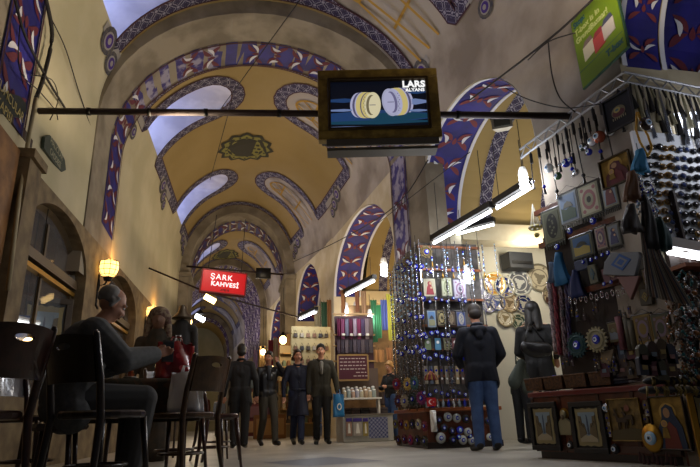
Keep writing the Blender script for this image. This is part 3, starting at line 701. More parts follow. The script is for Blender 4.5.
def hbox(x0, y0, x1, y1, x=HX):
    f = lambda px, py: ong(px, py, HX-x)
    c = f((x0+x1)/2, (y0+y1)/2); l = f(x0, (y0+y1)/2); r = f(x1, (y0+y1)/2); t = f((x0+x1)/2, y0); u = f((x0+x1)/2, y1)
    return c, (l-r).length, t.z-u.z
def fbox(x0, y0, x1, y1, y):
    if y < 4: y = 3.47+(y-3.14)*.25
    c = ony((x0+x1)/2, (y0+y1)/2, y); l = ony(x0, (y0+y1)/2, y); r = ony(x1, (y0+y1)/2, y); t = ony((x0+x1)/2, y0, y); u = ony((x0+x1)/2, y1, y)
    return c, abs(l.x-r.x), t.z-u.z
# ---- makers of goods (local front faces -Y)
def cmat(h, rough=.7): return mat('cloth_'+h, h, rough)
def rug(c, w, h, rz, label, cols, kind, group, fringe=True, name='hanging_rug', cat='small rug'):
    R = empty(name, c, rz, label, cat, group); b = MB(); d, f1, f2, acc = [cmat(q) for q in cols]
    b.box((0, 0, 0), (w, .012, h), d); b.box((0, -.005, 0), (w*.88, .01, h*.9), f1)
    b.box((0, -.008, 0), (w*.72, .01, h*.8), f2)
    if kind == 'scene':
        b.slab([(-w*.34, -h*.38), (w*.34, -h*.38), (w*.34, -h*.1), (w*.1, .0), (-w*.1, -h*.06), (-w*.34, h*.02)], -.016, -.012, acc); b.slab([(-w*.25, h*.0), (w*.25, h*.0), (w*.15, h*.14), (0, h*.2), (-w*.15, h*.14)], -.017, -.012, d)
    elif kind == 'medallion':
        b.disc((0, -.0145, 0), 1, acc, 20, w*.3, h*.3); b.disc((0, -.0155, 0), 1, f1, 12, w*.2, h*.2); b.disc((0, -.0165, 0), 1, d, 12, w*.1, h*.1)
        for sx in (-1, 1):
            for sz in (-1, 1): b.disc((sx*w*.27, -.0145, sz*h*.32), w*.08, acc, 8)
    elif kind == 'oval': b.disc((0, -.0145, 0), 1, acc, 24, w*.27, h*.36); [b.disc((w*.1*math.cos(k*2.3), -.0155, -h*.26+h*.065*k), w*.05, f2, 6) for k in range(9)]
    elif kind == 'figure':
        b.disc((0, -.0145, h*.2), w*.17, acc, 14); b.slab([(-w*.3, -h*.38), (w*.3, -h*.38), (w*.2, h*.02), (w*.1, h*.14), (-w*.1, h*.14), (-w*.22, h*.0)], -.016, -.012, acc); b.disc((0.01, -.0175, h*.2), w*.1, cmat('b89878'), 12); b.disc((w*.1, -.0175, -h*.02), w*.08, cmat('b89878'), 10)
    elif kind == 'diamond':
        for q, m in ((1, acc), (.75, f1), (.5, acc), (.25, d)): b.slab([(-w*.32*q, 0), (0, -h*.36*q), (w*.32*q, 0), (0, h*.36*q)], -.015-.002*(1-q), -.012, m)
    b.build('cloth', R)
    if fringe:
        b = MB(); n = 9
        for k in range(n): x = -w/2+w*(k+.5)/n; b.tube([(x, 0, -h/2), (x+.003, -.006, -h/2-h*.05), (x, 0, -h/2-h*.13)], [.006, w*.035, .004], d, 5)
        b.build('fringe', R)
    b = MB(); b.tube([(-w/2-.01, 0, h/2), (w/2+.01, 0, h/2)], .008, DWOOD, 6); b.tube([(-w/2, 0, h/2), (0, .01, h/2+w*.3), (w/2, 0, h/2)], .002, CORD, 4); b.build('hanging_rod', R)
    return R
def frame(c, w, h, rz, label, group, style, lean=0., name='framed_picture', fcol=BLACK, fw=None):
    R = empty(name, c, rz, label, 'picture', group); R.rotation_euler.x = lean; fw = fw or w*.12
    b = MB()
    for (cx, cz, sx, sz) in ((0, h/2-fw/2, w, fw), (0, -h/2+fw/2, w, fw), (-w/2+fw/2, 0, fw, h-2*fw), (w/2-fw/2, 0, fw, h-2*fw)): b.box((cx, -.012, cz), (sx, .024, sz), fcol)
    b.build('frame', R, bevel=.004)
    b = MB(); iw, ih = w-2*fw, h-2*fw; y = -.008
    if style == 'town':
        b.box((0, .0, 0), (iw, .01, ih), BLACK); mt = cmat('8a7f5a')
        rg = [(iw*.44*math.cos(a)*(1/max(abs(math.cos(a)), abs(math.sin(a))))*(1+.03*math.sin(9*a)), ih*.45*math.sin(a)*(1/max(abs(math.cos(a)), abs(math.sin(a))))*(1+.03*math.sin(11*a))) for a in [2*PI*k/40 for k in range(40)]]
        b.slab(rg, y-.004, y, mt); b.box((0, y-.005, 0), (iw*.66, .004, ih*.72), cmat('7c8f9c')); 
        b.slab([(-iw*.33, -ih*.36), (iw*.33, -ih*.36), (iw*.33, -ih*.1), (0, -ih*.22), (-iw*.33, -ih*.12)], y-.011, y-.007, cmat('9a9078'))
        for sg in (-1, 1):
            b.slab([(sg*iw*.33, -ih*.28), (sg*iw*.33, ih*.28), (sg*iw*.22, ih*.26), (sg*iw*.2, ih*.1), (sg*iw*.12, ih*.08), (sg*iw*.06, -ih*.16)][::sg], y-.012, y-.007, cmat('5f5238'))
            for k in range(3): b.box((sg*iw*(.28-.06*k), y-.0125, ih*(.12-.05*k)), (iw*.03, .002, ih*.06), cmat('2a2418'))
        b.slab([(-iw*.03, -ih*.18), (iw*.03, -ih*.18), (iw*.02, ih*.2), (0, ih*.3), (-iw*.02, ih*.2)], y-.0115, y-.007, cmat('4a5468'))
    elif style in ('icon', 'iconbig'):
        g_ = mat('icon_gold', '8f7434', .45, metal=.5, col2='6f5824', scale=12); b.box((0, 0, 0), (iw, .01, ih), g_); red, blu, skin = cmat('5a1820'), cmat('1d2c4c'), cmat('9a7858')
        if style == 'iconbig': blu, red = cmat('20304a'), cmat('6a2a20')
        else: blu = cmat('4a1018')
        b.disc((0, y-.001, ih*.2), iw*.26, mat('halo', 'b0924a', .4, metal=.4), 24)
        b.slab([(-iw*.4, -ih*.5), (iw*.42, -ih*.5), (iw*.38, -ih*.1), (iw*.2, ih*.16), (iw*.16, ih*.3), (0, ih*.36), (-iw*.16, ih*.28), (-iw*.2, ih*.08), (-iw*.36, -ih*.12)], y-.006, y-.002, blu)
        b.disc((-iw*.02, y-.008, ih*.19), 1, skin, 16, iw*.1, ih*.1)
        b.slab([(-iw*.24, -ih*.5), (iw*.26, -ih*.5), (iw*.2, -ih*.12), (iw*.02, ih*.02), (-iw*.16, -ih*.14)], y-.009, y-.006, red)
        b.disc((-iw*.14, y-.011, -ih*.02), iw*.1, mat('halo', 'b0924a'), 16); b.disc((-iw*.14, y-.012, -ih*.02), iw*.065, skin, 12); b.slab([(-iw*.25, -ih*.3), (-iw*.02, -ih*.3), (-iw*.06, -ih*.1), (-iw*.2, -ih*.1)], y-.013, y-.01, g_)
    elif style == 'deer':
        bg = mat('relief_gold', '7a6434', .5, metal=.3, col2='5c4a26', scale=18, bump=.4); b.box((0, 0, 0), (iw, .012, ih), bg); dk = cmat('3a2c1c')
        for ox, oz, s in ((-.12, -.04, 1.), (.12, .03, .85)):
            q = lambda x, z: (iw*(ox+x*s), ih*(oz+z*s)); b.slab([q(-.16, -.02), q(.12, -.04), q(.16, .02), q(.12, .1), q(-.08, .09), q(-.16, .06)], y-.014, y-.006, dk)
            b.slab([q(-.16, .02), q(-.08, .08), q(-.13, .2), q(-.22, .2), q(-.26, .14), q(-.18, .14)], y-.014, y-.006, dk)
            for lx in (-.13, -.08, .08, .13): b.slab([q(lx, -.01), q(lx-.005, -.2), q(lx+.015, -.2), q(lx+.03, -.01)], y-.013, y-.006, dk)
            for a in (-.5, 0, .5): b.tube([(iw*(ox-.17*s), y-.01, ih*(oz+.2*s)), (iw*(ox+(-.17+.1*math.sin(a))*s), y-.01, ih*(oz+.33*s))], .003, dk, 4)
        b.slab([(-iw*.5, -ih*.5), (iw*.5, -ih*.5), (iw*.5, -ih*.24), (iw*.1, -ih*.2), (-iw*.5, -ih*.28)], y-.01, y-.006, cmat('4a3f22')); b.disc((iw*.1, y-.009, ih*.28), iw*.09, cmat('7a4a3a'), 14)
    elif style == 'emblem':
        b.box((0, 0, 0), (iw, .01, ih), cmat('0c1018')); b.disc((0, y-.001, 0), 1, cmat('6f6a52'), 20, iw*.27, ih*.2); b.disc((0, y-.003, -ih*.04), 1, cmat('5a2c34'), 16, iw*.24, ih*.12); b.disc((-iw*.03, y-.005, ih*.06), 1, cmat('a89a5a'), 14, iw*.13, ih*.09); b.disc((-iw*.03, y-.007, ih*.06), 1, cmat('4a6a6a'), 12, iw*.07, ih*.04)
        for k in range(7): b.box((iw*(-.24+.08*k), y-.003, -ih*.2), (iw*.03, .002, ih*.08), cmat('8a8468'))
    b.build('image', R); return R
def nazar(c, r, rz, label, group, hang=.12, cols=None, name='evil_eye_bead'):
    b = MB(); eye_ball(b, (0, 0, 0), r, 12, cols)
    b.tube([(0, 0, r*.9), (0, 0, hang+r)], .003, CORD, 4)
    return tag(b.build(name, None, True, c, rz), label, 'evil eye bead', group)
def gear(c, r, rz, label, group, m, n=16, lean=0., core=NAZ, name='tasselled_eye_ornament'):
    R = empty(name, c, rz, label, 'ornament', group); b = MB()
    pts = []
    for k in range(n*4):
        a = 2*PI*k/(n*4); q = r*(1.0 if k % 4 in (0, 1) else .82); pts.append((q*math.cos(a), q*math.sin(a)))
    b.slab(pts, -.018, .0, m); b.lathe([(r*.75, .018), (r*.66, .03), (r*.55, .018)], m, n=24, axis='Y'); b.build('tufted_ring', R)
    b = MB(); eye_ball(b, (0, -.02, 0), r*.36, 14, core, .4); b.build('glass_eye', R, True); return R
# ================================================================= GOODS OF THE RIGHT STALL
G = 'rugs and pictures hung on the souvenir stall'
def hrug(x0, y0, x1, y1, label, cols, kind, x=HX, **k):
    c, w, h = hbox(x0, y0, x1, y1, x); return rug(c, w, h, HRZ, label, cols, kind, k.pop('group', G), **k)
hrug(559, 191, 579, 224, 'small rug picturing a pink domed mosque on pale blue, left of three', ('8a8a80', 'a8b2b8', '8fa4c0', '5a6a5c'), 'scene')
hrug(579, 182, 601, 217, 'cream small rug with a pink flower border, middle of three', ('3a3a34', '9a9a80', 'b8b49a', '9a6a6a'), 'medallion')
hrug(602, 175, 618, 209, 'narrow small rug with a robed figure on blue, right of three', ('3a3a34', '8a8a78', '8a9aa8', '6a3a3c'), 'figure')
hrug(543, 208, 563, 244, 'greenish small rug with a black oval of gold writing', ('4a4c3e', '6f7058', '5a5c48', '14140f'), 'oval')
hrug(571, 234, 594, 258, 'small dark rug with a gold scribble and a blue mosque picture', ('3a3c38', '5e604e', '3c5a80', '9a8a4a'), 'scene')
hrug(596, 226, 607, 250, 'tiny cream and pink patterned rug between two others', ('6a6258', 'a09484', '8c6a68', '5a4a60'), 'medallion')
hrug(608, 223, 621, 247, 'tiny rug with a turbaned figure on grey', ('4a4a44', '6f6f66', '7a8088', '3a3a5a'), 'figure')
c, w, h = hbox(604, 155, 635, 186, 2.8); frame(c+Vector((-.03, 0, 0)), w, h, HRZ, 'gold icon of a red robed mother and child high on the stall', 'icons and framed pictures', 'icon', fcol=mat('black_gold_frame', '3a2c14', .4, metal=.4), fw=w*.05)
c, w, h = hbox(609, 94, 637, 130, 2.78); frame(c+Vector((-.04, 0, 0)), w, h, HRZ, 'black square banner with a small gold and red emblem hung from the rail', 'icons and framed pictures', 'emblem', fw=w*.06, name='emblem_banner')
# beads on cords from the top rail
k = 0; TOPB = 'ornaments on cords from the stall rail'
spec = [(549, 168, .05, 'white ball painted with a red eye, lowest left on the rail cords', NAZW), (566, 163, .045, 'blue and red eye ball beside the white one', NAZ), (571, 160, .035, 'small blue eye ball touching the red eyed one', NAZ), (583, 147, .04, 'dark green and silver ball on a cord', mat('bottle_green', '16382a', .2, coat=.6)), (592, 141, .045, 'white disc with blue rim on a cord', NAZW), (599, 137, .06, 'white and orange eye disc in the middle of the cords', mat('orange_glass', '9a4428', .2, coat=.6)), (610, 131, .045, 'white ball touching the emblem banner', NAZW), (576, 172, .035, 'silver ball hung below the eye balls', SILV), (558, 176, .04, 'green glass ball under the white painted one', mat('green_glass', '3a6a3a', .2, coat=.6)), (589, 152, .035, 'cobalt ball behind the white disc', NAZ)]
for px, py, r, lab, m in spec:
    p = ong(px, py, HX-2.8); R = empty('hanging_ball', p, HRZ, lab, 'ornament', TOPB); b = MB(); eye_ball(b, (0, 0, 0), r, 12, m, .85); b.build('ball', R, True); b = MB(); b.tube([(0, 0, r), (0, .01, max(.15, RA.z-p.z))], .006, CORD, 4); b.tube([(0, 0, r+.05), (0, 0, r+.16)], .013, CORD, 6); b.build('cord', R)
b0 = None
for k, px in enumerate((532, 541, 551, 561, 570, 577, 586, 596, 603, 618)):
    t = (px-521)/104; p = RA.lerp(RB, t); R = empty('beaded_cord', p, HRZ, 'dark beaded cord hanging from the aluminium rail', 'cord', 'dark beaded cords on the stall rail')
    b = MB(); L_ = .32+.12*((k*7) % 3); b.tube([(0, 0, 0), (.02*((k % 3)-1), 0, -L_)], .006, CORD, 5); b.tube([(.0, 0, -.03), (0, 0, -.14)], .016, BLACK, 6); b.build('strap', R)
    b = MB(); b.ball((.02*((k % 3)-1), 0, -L_-.02), .02, (SILV, NAZ, BLACK)[k % 3], 8); b.tube([(.02*((k % 3)-1), 0, -L_-.03), (.02*((k % 3)-1), 0, -L_-.1)], [.006, .016], (SILV, BLACK)[k % 2], 6); b.build('pendant', R)
# camera facing cords along the right hand rail
STRAW = mat('pale_straw', '8a8468', .8)
for k in range(22):
    t = .03+.028*k; p = RB.lerp(RC, t); b = MB(); L_ = .25+.09*((k*5) % 4); m = (CORD, STRAW, CORD, SILV)[k % 4]
    b.tube([(0, 0, 0), (.03*((k % 3)-1), -.01, -L_*.5), (.01, 0, -L_)], [.008, .014, .026], m, 6)
    tag(b.build('hanging_tassel', None, False, p), 'thin tassel hanging from the near rail above the sunglasses', 'tassel', 'tassels on the near rail')
# yellow beads, blue cloths
def beads(pts, r, m, n, name, label, cat, group=None, m2=None):
    b = MB(); pts = [Vector(p) for p in pts]; L = [0]
    for p, q in zip(pts[:-1], pts[1:]): L.append(L[-1]+(q-p).length)
    for k in range(n):
        s = L[-1]*k/max(1, n-1); i = max(j for j in range(len(L)) if L[j] <= s+1e-9); i = min(i, len(pts)-2); t = (s-L[i])/max(1e-6, L[i+1]-L[i])
        b.ball(pts[i].lerp(pts[i+1], t), r, m2 if (m2 and k % 3 == 0) else m, 7)
    b.tube(pts, r*.25, CORD, 4); return tag(b.build(name, None, True), label, cat, group)
q = lambda px, py: ony(px, py, 3.478)
beads([q(637, 113), q(636, 130), q(640, 142), q(648, 156), q(652, 148), q(648, 136), q(642, 124), q(638, 113)], .011, mat('yellow_beads', 'b88a10', .3), 60, 'bead_necklace', 'long yellow bead necklace hanging beside the emblem banner', 'necklace')
def lump(c, w, h, d, m, name, label, cat, group=None, rz=0., folds=5, parts=True):
    """soft hanging cloth: gathered top, wavy body"""
    b = MB(); n = 36; vs = []; fs = []; rows = 7
    for i in range(rows):
        t = i/(rows-1); ww = w*(.35+.65*min(1, t*2.2))*(1-.12*math.sin(t*5)); z = h/2-h*t
        for k in range(n):
            a = 2*PI*k/n; f = 1+.3*math.sin(folds*a+t*2+w*90)*t+.1*math.sin(9*a)*t; vs.append((ww*.42*math.cos(a)*f+.1*w*math.sin(t*4+w*50), d/2*math.sin(a)*f, z+.02*h*math.sin(folds*a)*t))
    for i in range(rows-1):
        for k in range(n): fs.append((i*n+k, (i+1)*n+k, (i+1)*n+(k+1) % n, i*n+(k+1) % n))
    fs.append(tuple(range(n))); fs.append(tuple((rows-1)*n+k for k in range(n))[::-1]); b.faces(vs, fs, m)
    b.tube([(0, 0, h/2), (0, 0, h/2+.06)], .004, CORD, 4)
    return tag(b.build(name, None, True, c, rz), label, cat, group)
for (x0, y0, x1, y1, hx, nm, lab, cat) in ((632, 150, 648, 172, '2f7fae', 'scarf', 'bright light blue cloth bundle beside the gold icon', 'cloth'), (553, 252, 568, 285, '1f5f8a', 'scarf', 'turquoise blue scarf bundle hung left of the small rugs', 'scarf'),
        (548, 262, 558, 282, '4a5a70', 'scarf', 'grey blue scarf bundle left of the turquoise one', 'scarf'), (569, 270, 584, 298, '12204e', 'scarf', 'dark navy scarf bundle under the scribble rug', 'scarf'), (624, 172, 640, 200, '5a3a20', 'leather_pouch', 'brown leather pouch under the gold icon', 'pouch'),
        (622, 205, 640, 232, '2f2a28', 'scarf', 'dark brown scarf bundle in the upper middle of the stall', 'scarf'), (655, 218, 668, 250, '173a3c', 'scarf', 'dark teal bundle hung left of the sunglasses', 'scarf'), (640, 196, 655, 250, '0f0f12', 'scarf', 'long black scarf bundle between the necklaces and the sunglasses', 'scarf')):
    if x0 >= 622: c, w, h = fbox(x0, y0, x1, y1, 3.14); lump(c, w, h, .08, cmat(hx), nm, lab, cat, 'cloth bundles on the stall')
    else: c, w, h = hbox(x0, y0, x1, y1, 2.8); lump(c, w, h, .08, cmat(hx), nm, lab, cat, 'cloth bundles on the stall', HRZ)
# evil eye beads
EG = 'cobalt evil eye beads on the souvenir stall'
for px, py, r, lab in ((570, 231, .032, 'cobalt eye bead under the mosque rug'), (593, 221, .034, 'cobalt eye bead under the pink flowered rug'), (557, 247, .03, 'cobalt eye bead beside the black oval rug'), (583, 262, .018, 'first small eye bead of the row below the small rugs'), (591, 260, .02, 'second small eye bead of the row below the small rugs'), (596, 258, .016, 'third small eye bead of the row, half hidden'), (602, 255, .018, 'fourth small eye bead of the row'), (608, 253, .02, 'last small eye bead of the row under the turbaned rug'), (604, 284, .018, 'eye bead just above the pink pouch, left'), (611, 282, .018, 'eye bead just above the pink pouch, right'), (667, 245, .024, 'blue glass bead alone beside the sunglasses'), (655, 244, .018, 'blue glass bead in the teal bundle'), (646, 124, .06, 'large dark eye disc with an orange rim above the yellow necklace')):
    p = ong(px, py, HX-2.78) if px < 620 else ony(px, py, 3.460)
    nazar(p, r, HRZ if px < 620 else 0, lab, EG, .03, None if px != 646 else mat('bead_black_orange', '2a1a12', .2, coat=.6))
# cluster of silver and blue trinkets
for k in range(26):
    px, py = 634+random.uniform(0, 22), 182+random.uniform(0, 30)*.9-(k % 3)*4; b = MB(); 
    for j in range(5): b.ball((random.uniform(-.01, .01), random.uniform(-.01, .01), -.02*j), .008+.004*(j % 2), (SILV, NAZ, NAZL, SILV, WHITE)[(k+j) % 5], 6)
    b.tube([(0, 0, .05), (0, 0, -.08)], .002, SILV, 3)
    tag(b.build('trinket_chain', None, True, ony(px, py, 3.455+random.uniform(0, .05))), 'short silver and blue trinket chain below the gold icon', 'trinket', 'silver and blue trinket chains')
# pouches
def pouch(pts, x, m, label, motif=None, name='fabric_pouch'):
    P = [ong(a, b_, HX-x) for a, b_ in pts]; c = sum(P, Vector())/len(P); R = empty(name, c, HRZ, label, 'pouch', 'fabric pouches on the stall'); Rm = Matrix.Rotation(-HRZ, 3, 'Z')
    loc = [Rm@(p-c) for p in P]; b = MB(); b.slab([(p.x, p.z) for p in loc], -.02, .02, m); b.build('bag', R, bevel=.006)
    if motif:
        w = max(p.x for p in loc)-min(p.x for p in loc); h = max(p.z for p in loc)-min(p.z for p in loc); b = MB()
        for qq, mm in ((1, motif), (.66, m), (.4, motif)): b.slab([(-w*.26*qq, 0), (0, -h*.3*qq), (w*.26*qq, 0), (0, h*.3*qq)], -.026-.003*(1-qq), -.02, mm)
        b.build('woven_motif', R)
    return R
pouch([(606, 262), (612, 253), (640, 252), (641, 256), (636, 276), (604, 275)], 2.76, cmat('6a6e74'), 'grey woven pouch with a blue diamond motif', cmat('2f4f86'))
pouch([(602, 270), (622, 262), (628, 276), (606, 284)], 2.8, cmat('5a3c40'), 'dull red woven pouch behind the diamond one', cmat('8a7a6a'))
pouch([(618, 277), (641, 276), (632, 300)], 2.77, cmat('7a5a56'), 'pink triangular pouch hanging point down', None)
pouch([(588, 266), (596, 264), (600, 282), (592, 285)], 2.8, cmat('5a5a48'), 'olive pouch at the left of the woven bags', cmat('3c5a6a'))
pouch([(640, 290), (652, 288), (654, 304), (642, 306)], 2.79, cmat('3f3a30'), 'dark khaki pouch with a gold panel', cmat('7a6a30'))
pouch([(575, 262), (588, 258), (590, 268), (577, 272)], 2.81, cmat('3a4258'), 'slate blue pouch under the scribble rug', None)
pouch([(602, 352), (615, 349), (612, 365), (603, 362)], 2.8, cmat('6a5a44'), 'little beige pouch low on the stall', None)
# fan of long ties and straps falling to the right
for k in range(15):
    t = k/14; b = MB(); x0 = 640+t*12; p = [ony(x0, 225+t*6, 3.465), ony(x0+4+t*8, 255+t*6, 3.435), ony(648+t*44, 296+t*10, 3.415)]
    m = cmat(('5a5248', '2c2826', '6a5244', '3a3e4c', '7a7466')[k % 5]); c = p[1]
    for a, b_ in zip(p[:-1], p[1:]): b.poly([a-c+Vector((-.006, 0, 0)), a-c+Vector((.006, 0, 0)), b_-c+Vector((.01, 0, 0)), b_-c+Vector((-.01, 0, 0))], m)
    b.tube([a-c for a in p], [.005, .007, .009], m, 5)
    tag(b.build('woven_strap', None, False, c), 'long dark woven strap fanned out under the sunglasses', 'strap', 'straps fanned out on the stall')
# bracelets row
for k in range(11):
    p = ong(570+k*5.3, 300-k*.9+2*(k % 2), HX-2.78); b = MB(); rr = .026
    for j in range(14): a = 2*PI*j/14; b.ball((rr*.5*math.cos(a), 0, rr*math.sin(a)), .006, (SILV, cmat('7a6a60'), SILV, cmat('6a3a40'))[(j+k) % 4], 6)
    tag(b.build('bead_bracelet', None, True, p, HRZ), 'silver bead bracelet in the row across the middle of the stall', 'bracelet', 'bracelets in a row')
# red bead strands at the left end
for k, (xa, xb) in enumerate(((549, 556), (554, 560), (560, 566), (566, 571))):
    top = ong(xa, 284-k*3, HX-2.84); bot = ong(xb, 352+k*3, HX-2.84); R = empty('bead_rope', top, 0, ('pale pink and grey bead rope, leftmost of four', 'crimson bead rope, second of four', 'dark red bead rope with silver flecks, third of four', 'wine red and blue bead rope, right of four')[k], 'bead rope', 'thick bead ropes'); m = mat(f'bead_rope_{k}', ('7a6268', '5a1424', '3f1020', '3a1830')[k], .5, col2=('b0a0a4', '8a2a3a', '8a7a80', '2a2a5a')[k], scale=60, bump=.6)
    b = MB(); n = 16
    for s in range(3):
        a = 2*PI*s/3; b.tube([(bot-top)*(i/n)+Vector((.012*math.cos(a+i*.9), .014*math.sin(a+i*.9), 0)) for i in range(n+1)], .012, m, 6)
    b.build('strands', R, True); b = MB(); b.ball((0, 0, .01), .028, SILV, 8, (1, 1, .6)); b.build('cap', R, True)
# gears
p, w, h = hbox(567, 332, 589, 358, 2.76); gear(p, h/2, HRZ, 'teal tasselled ornament with a white-centred eye', 'large tasselled eye ornaments', cmat('123a3e'), 18)
p, w, h = hbox(586, 326, 609, 353, 2.75); gear(p, h/2, HRZ, 'cream tasselled ornament like a sun with a dark eye', 'large tasselled eye ornaments', cmat('8a8468'), 18)
for (x0, y0, x1, y1, hx, kind, lab) in ((609, 322, 620, 342, '6a6448', 'scene', 'small card sized khaki rug beside the cream ornament'), (635, 314, 653, 344, '6f5a24', 'medallion', 'square golden rug with a round medallion low on the stall'), (653, 313, 671, 343, '3c4030', 'medallion', 'square olive rug with a pale scroll beside the golden one'), (643, 268, 654, 284, '5a4a24', 'medallion', 'small gold rug among the hanging pouches')):
    hrug(x0, y0, x1, y1, lab, (hx, hx, '5a4a30', '6a5a6a' if kind == 'medallion' else '6a7078'), kind, 2.78, fringe=False)
for k, (px, m) in enumerate(((621, '6a3a40'), (629, '3a3628'), (633, '4a4434'))):
    c, w, h = hbox(px-2.5, 316+k*2, px+2.5, 350, 2.79); b = MB(); b.tube([(0, 0, h/2), (0, 0, -h/2)], .03, cmat(m), 8); tag(b.build('rolled_cloth', None, True, c), ('rolled dull pink cloth standing low on the stall', 'rolled dark olive cloth right of the pink one', 'rolled khaki cloth beside the golden rug')[k], 'cloth roll')
# rows of dark merchandise hooks below
for k in range(34):
    px = 562+random.uniform(0, 70); py = 362+random.uniform(-6, 6) if k < 20 else 310+random.uniform(-5, 5); b = MB(); b.tube([(0, 0, .05), (0, 0, 0)], .002, SILV, 3); b.box((0, 0, -.03), (.025, .012, .06), cmat(('2a2420', '3a2c30', '20242c', '4a4438')[k % 4])); b.ball((0, -.008, -.02), .007, (SILV, NAZ, GOLD)[k % 3], 6)
    tag(b.build('key_fob', None, False, ong(px, py, HX-2.79), HRZ), 'tiny dark key fob with a shiny stud on the stall', 'key fob', 'dark key fobs low on the stall')
# ---- sunglasses panel, camera facing
c, w, h = fbox(640, 132, 716, 246, 3.62); b = MB(); b.box((0, 0, 0), (w, .03, h), mat('panel_white', 'cfd4dc', .5)); tag(b.build('display_board', None, False, c+Vector((.05, .02, 0))), 'white display panel behind the sunglasses', 'panel')
R0 = empty('sunglasses', (0, 0, 0), 0, '-', 'sunglasses', 'sunglasses in rows on the white panel'); R0['label'] = 'dark sunglasses clipped on the white panel at the right edge'
def sunglass(tint, fr):
    R = empty('sunglasses', (0, 0, 0), 0, 'dark sunglasses clipped on the white panel at the right edge', 'sunglasses', 'sunglasses in rows on the white panel')
    for s in (-1, 1):
        b = MB(); b.lathe([(.0, .012), (.016, .009), (.025, .002), (.025, -.002)], tint, (s*.032, 0, 0), 14, 'Y', sy=.75); b.build('lens', R, True)
    b = MB(); b.tube([(-.006, -.004, .006), (0, -.006, .01), (.006, -.004, .006)], .003, fr, 5)
    for s in (-1, 1): b.tube([(s*.058, 0, .01), (s*.062, .02, .012), (s*.05, .05, .0)], .003, fr, 5); b.tube([(s*.032+.026*math.cos(a), -.002, .02*math.sin(a)) for a in [2*PI*k/14 for k in range(15)]], .0025, fr, 4)
    b.build('frame', R); return R
D.objects.remove(R0)
TIN = [mat('lens_dark', '1c2028', .08, coat=1.), mat('lens_brown', '5a4426', .08, coat=1., metal=.3), mat('lens_blue', '2a3a66', .08, coat=1.)]
protos = [sunglass(TIN[0], BLACK), sunglass(TIN[1], GOLD), sunglass(TIN[2], SILV)]; used = [0, 0, 0]
for r in range(11):
    for q_ in range(5):
        px = 655+q_*14.2-(r % 2)*2-r*.9; py = 147+r*9+q_*1.3
        if px < 648 or px > 706: continue
        i = (q_*2+r*0+(q_ > 0)) % 3 if q_ else 2; i = (q_) % 3; o = protos[i] if not used[i] else copy_tree(protos[i]); used[i] = 1
        o.location = ony(px, py, 3.585); o.rotation_euler.z = .1*random.uniform(-1, 1); o.rotation_euler.y = -.15; o.scale = (1.25,)*3
        o['label'] = ('dark lensed', 'gold rimmed brown lensed', 'silver rimmed blue lensed')[i]+' sunglasses clipped on the white panel at the right edge'
b = MB(); b.box((.12, 0, 0), (.5, .2, .03), mat('shelf_orange_wood', '7a3f1c', .5)); tag(b.build('side_shelf', None, False, ony(690, 268, 3.560)), 'orange wooden shelf below the tube light at the right edge', 'shelf')
b = MB(); b.box((0, 0, 0), (.12, .01, .07), WHITE); tag(b.build('price_card', None, False, ony(691, 312, 3.548), .1), 'white paper price card at the right edge', 'card')
for k in range(6):
    b = MB(); b.tube([ony(676+k*3, 318+k, 3.535)-ony(690, 325, 3.535), ony(700+k*3, 330+k*2, 3.485)-ony(690, 325, 3.535)], .006, SILV, 5); tag(b.build('silver_pen', None, True, ony(690, 325, 3.535)), 'thin silver stick in the fan below the price card', 'pen', 'silver sticks in a fan')
# narrow window high in the side bay
b = MB(); b.box((0, 0, 0), (.2, .04, .42), mat('lit_window_glass', 'ffffff', .4, emit=3.5, ecol='e4ecff')); o = struct(b.build('window_20', None, False, ony(689, 135, 3.630), -.3)); b = MB()
for x in (-.11, .0, .11): b.box((x, -.03, 0), (.015, .02, .44), WHITE)
b.build('window_frame', o)
# ================================================================= ON THE COUNTER
BASK = mat('wicker', '5a3a1c', .7, col2='3a2412', scale=40, bump=.5)
def basket(px0, px1, py, lab):
    p = onc((px0+px1)/2, py, -.16); a, b_ = onc(px0, py, -.16), onc(px1, py, -.16); w = (a-b_).length; p.z = .61
    R = empty('wicker_basket', p, CRZ, lab, 'basket', 'wicker baskets on the counter'); hh = .11
    b = MB(); q = .92; vs = []
    for z, s in ((0, q), (hh, 1), (hh, .9), (.03, .84)): vs += [(sx*w/2*s, sy*.13*s, z) for sx, sy in ((-1, -1), (1, -1), (1, 1), (-1, 1))]
    fs = [(3, 2, 1, 0)]+[(r*4+k, r*4+(k+1) % 4, (r+1)*4+(k+1) % 4, (r+1)*4+k) for r in range(3) for k in range(4)]+[(12, 13, 14, 15)]; b.faces(vs, fs, BASK); b.build('body', R)
    b = MB(); b.tube([(-w/2, -.13, hh), (w/2, -.13, hh), (w/2, .13, hh), (-w/2, .13, hh), (-w/2, -.13, hh)], .009, BASK, 6); b.build('rim', R)
    b = MB()
    for k in range(26): b.ball((random.uniform(-.42, .42)*w, random.uniform(-.1, .1), hh+random.uniform(-.02, .012)), .014, (NAZ, NAZ, SILV, NAZL, BLACK)[k % 5], 6, (1, 1, .6))
    o = b.build('bead_charms', R, True); o['kind'] = 'stuff'
basket(535, 553, 393, 'leftmost wicker basket of blue charms on the counter'); basket(554, 573, 392, 'second wicker basket of charms from the left'); basket(575, 597, 391, 'third wicker basket of charms from the left'); basket(600, 622, 389, 'rightmost wicker basket of charms, beside the folded cloths')
cols = ['1c2436', '4a4a58', '2a1c30', '8a8a94', '3a2030', '202838', '5a5a6a', '14141c']
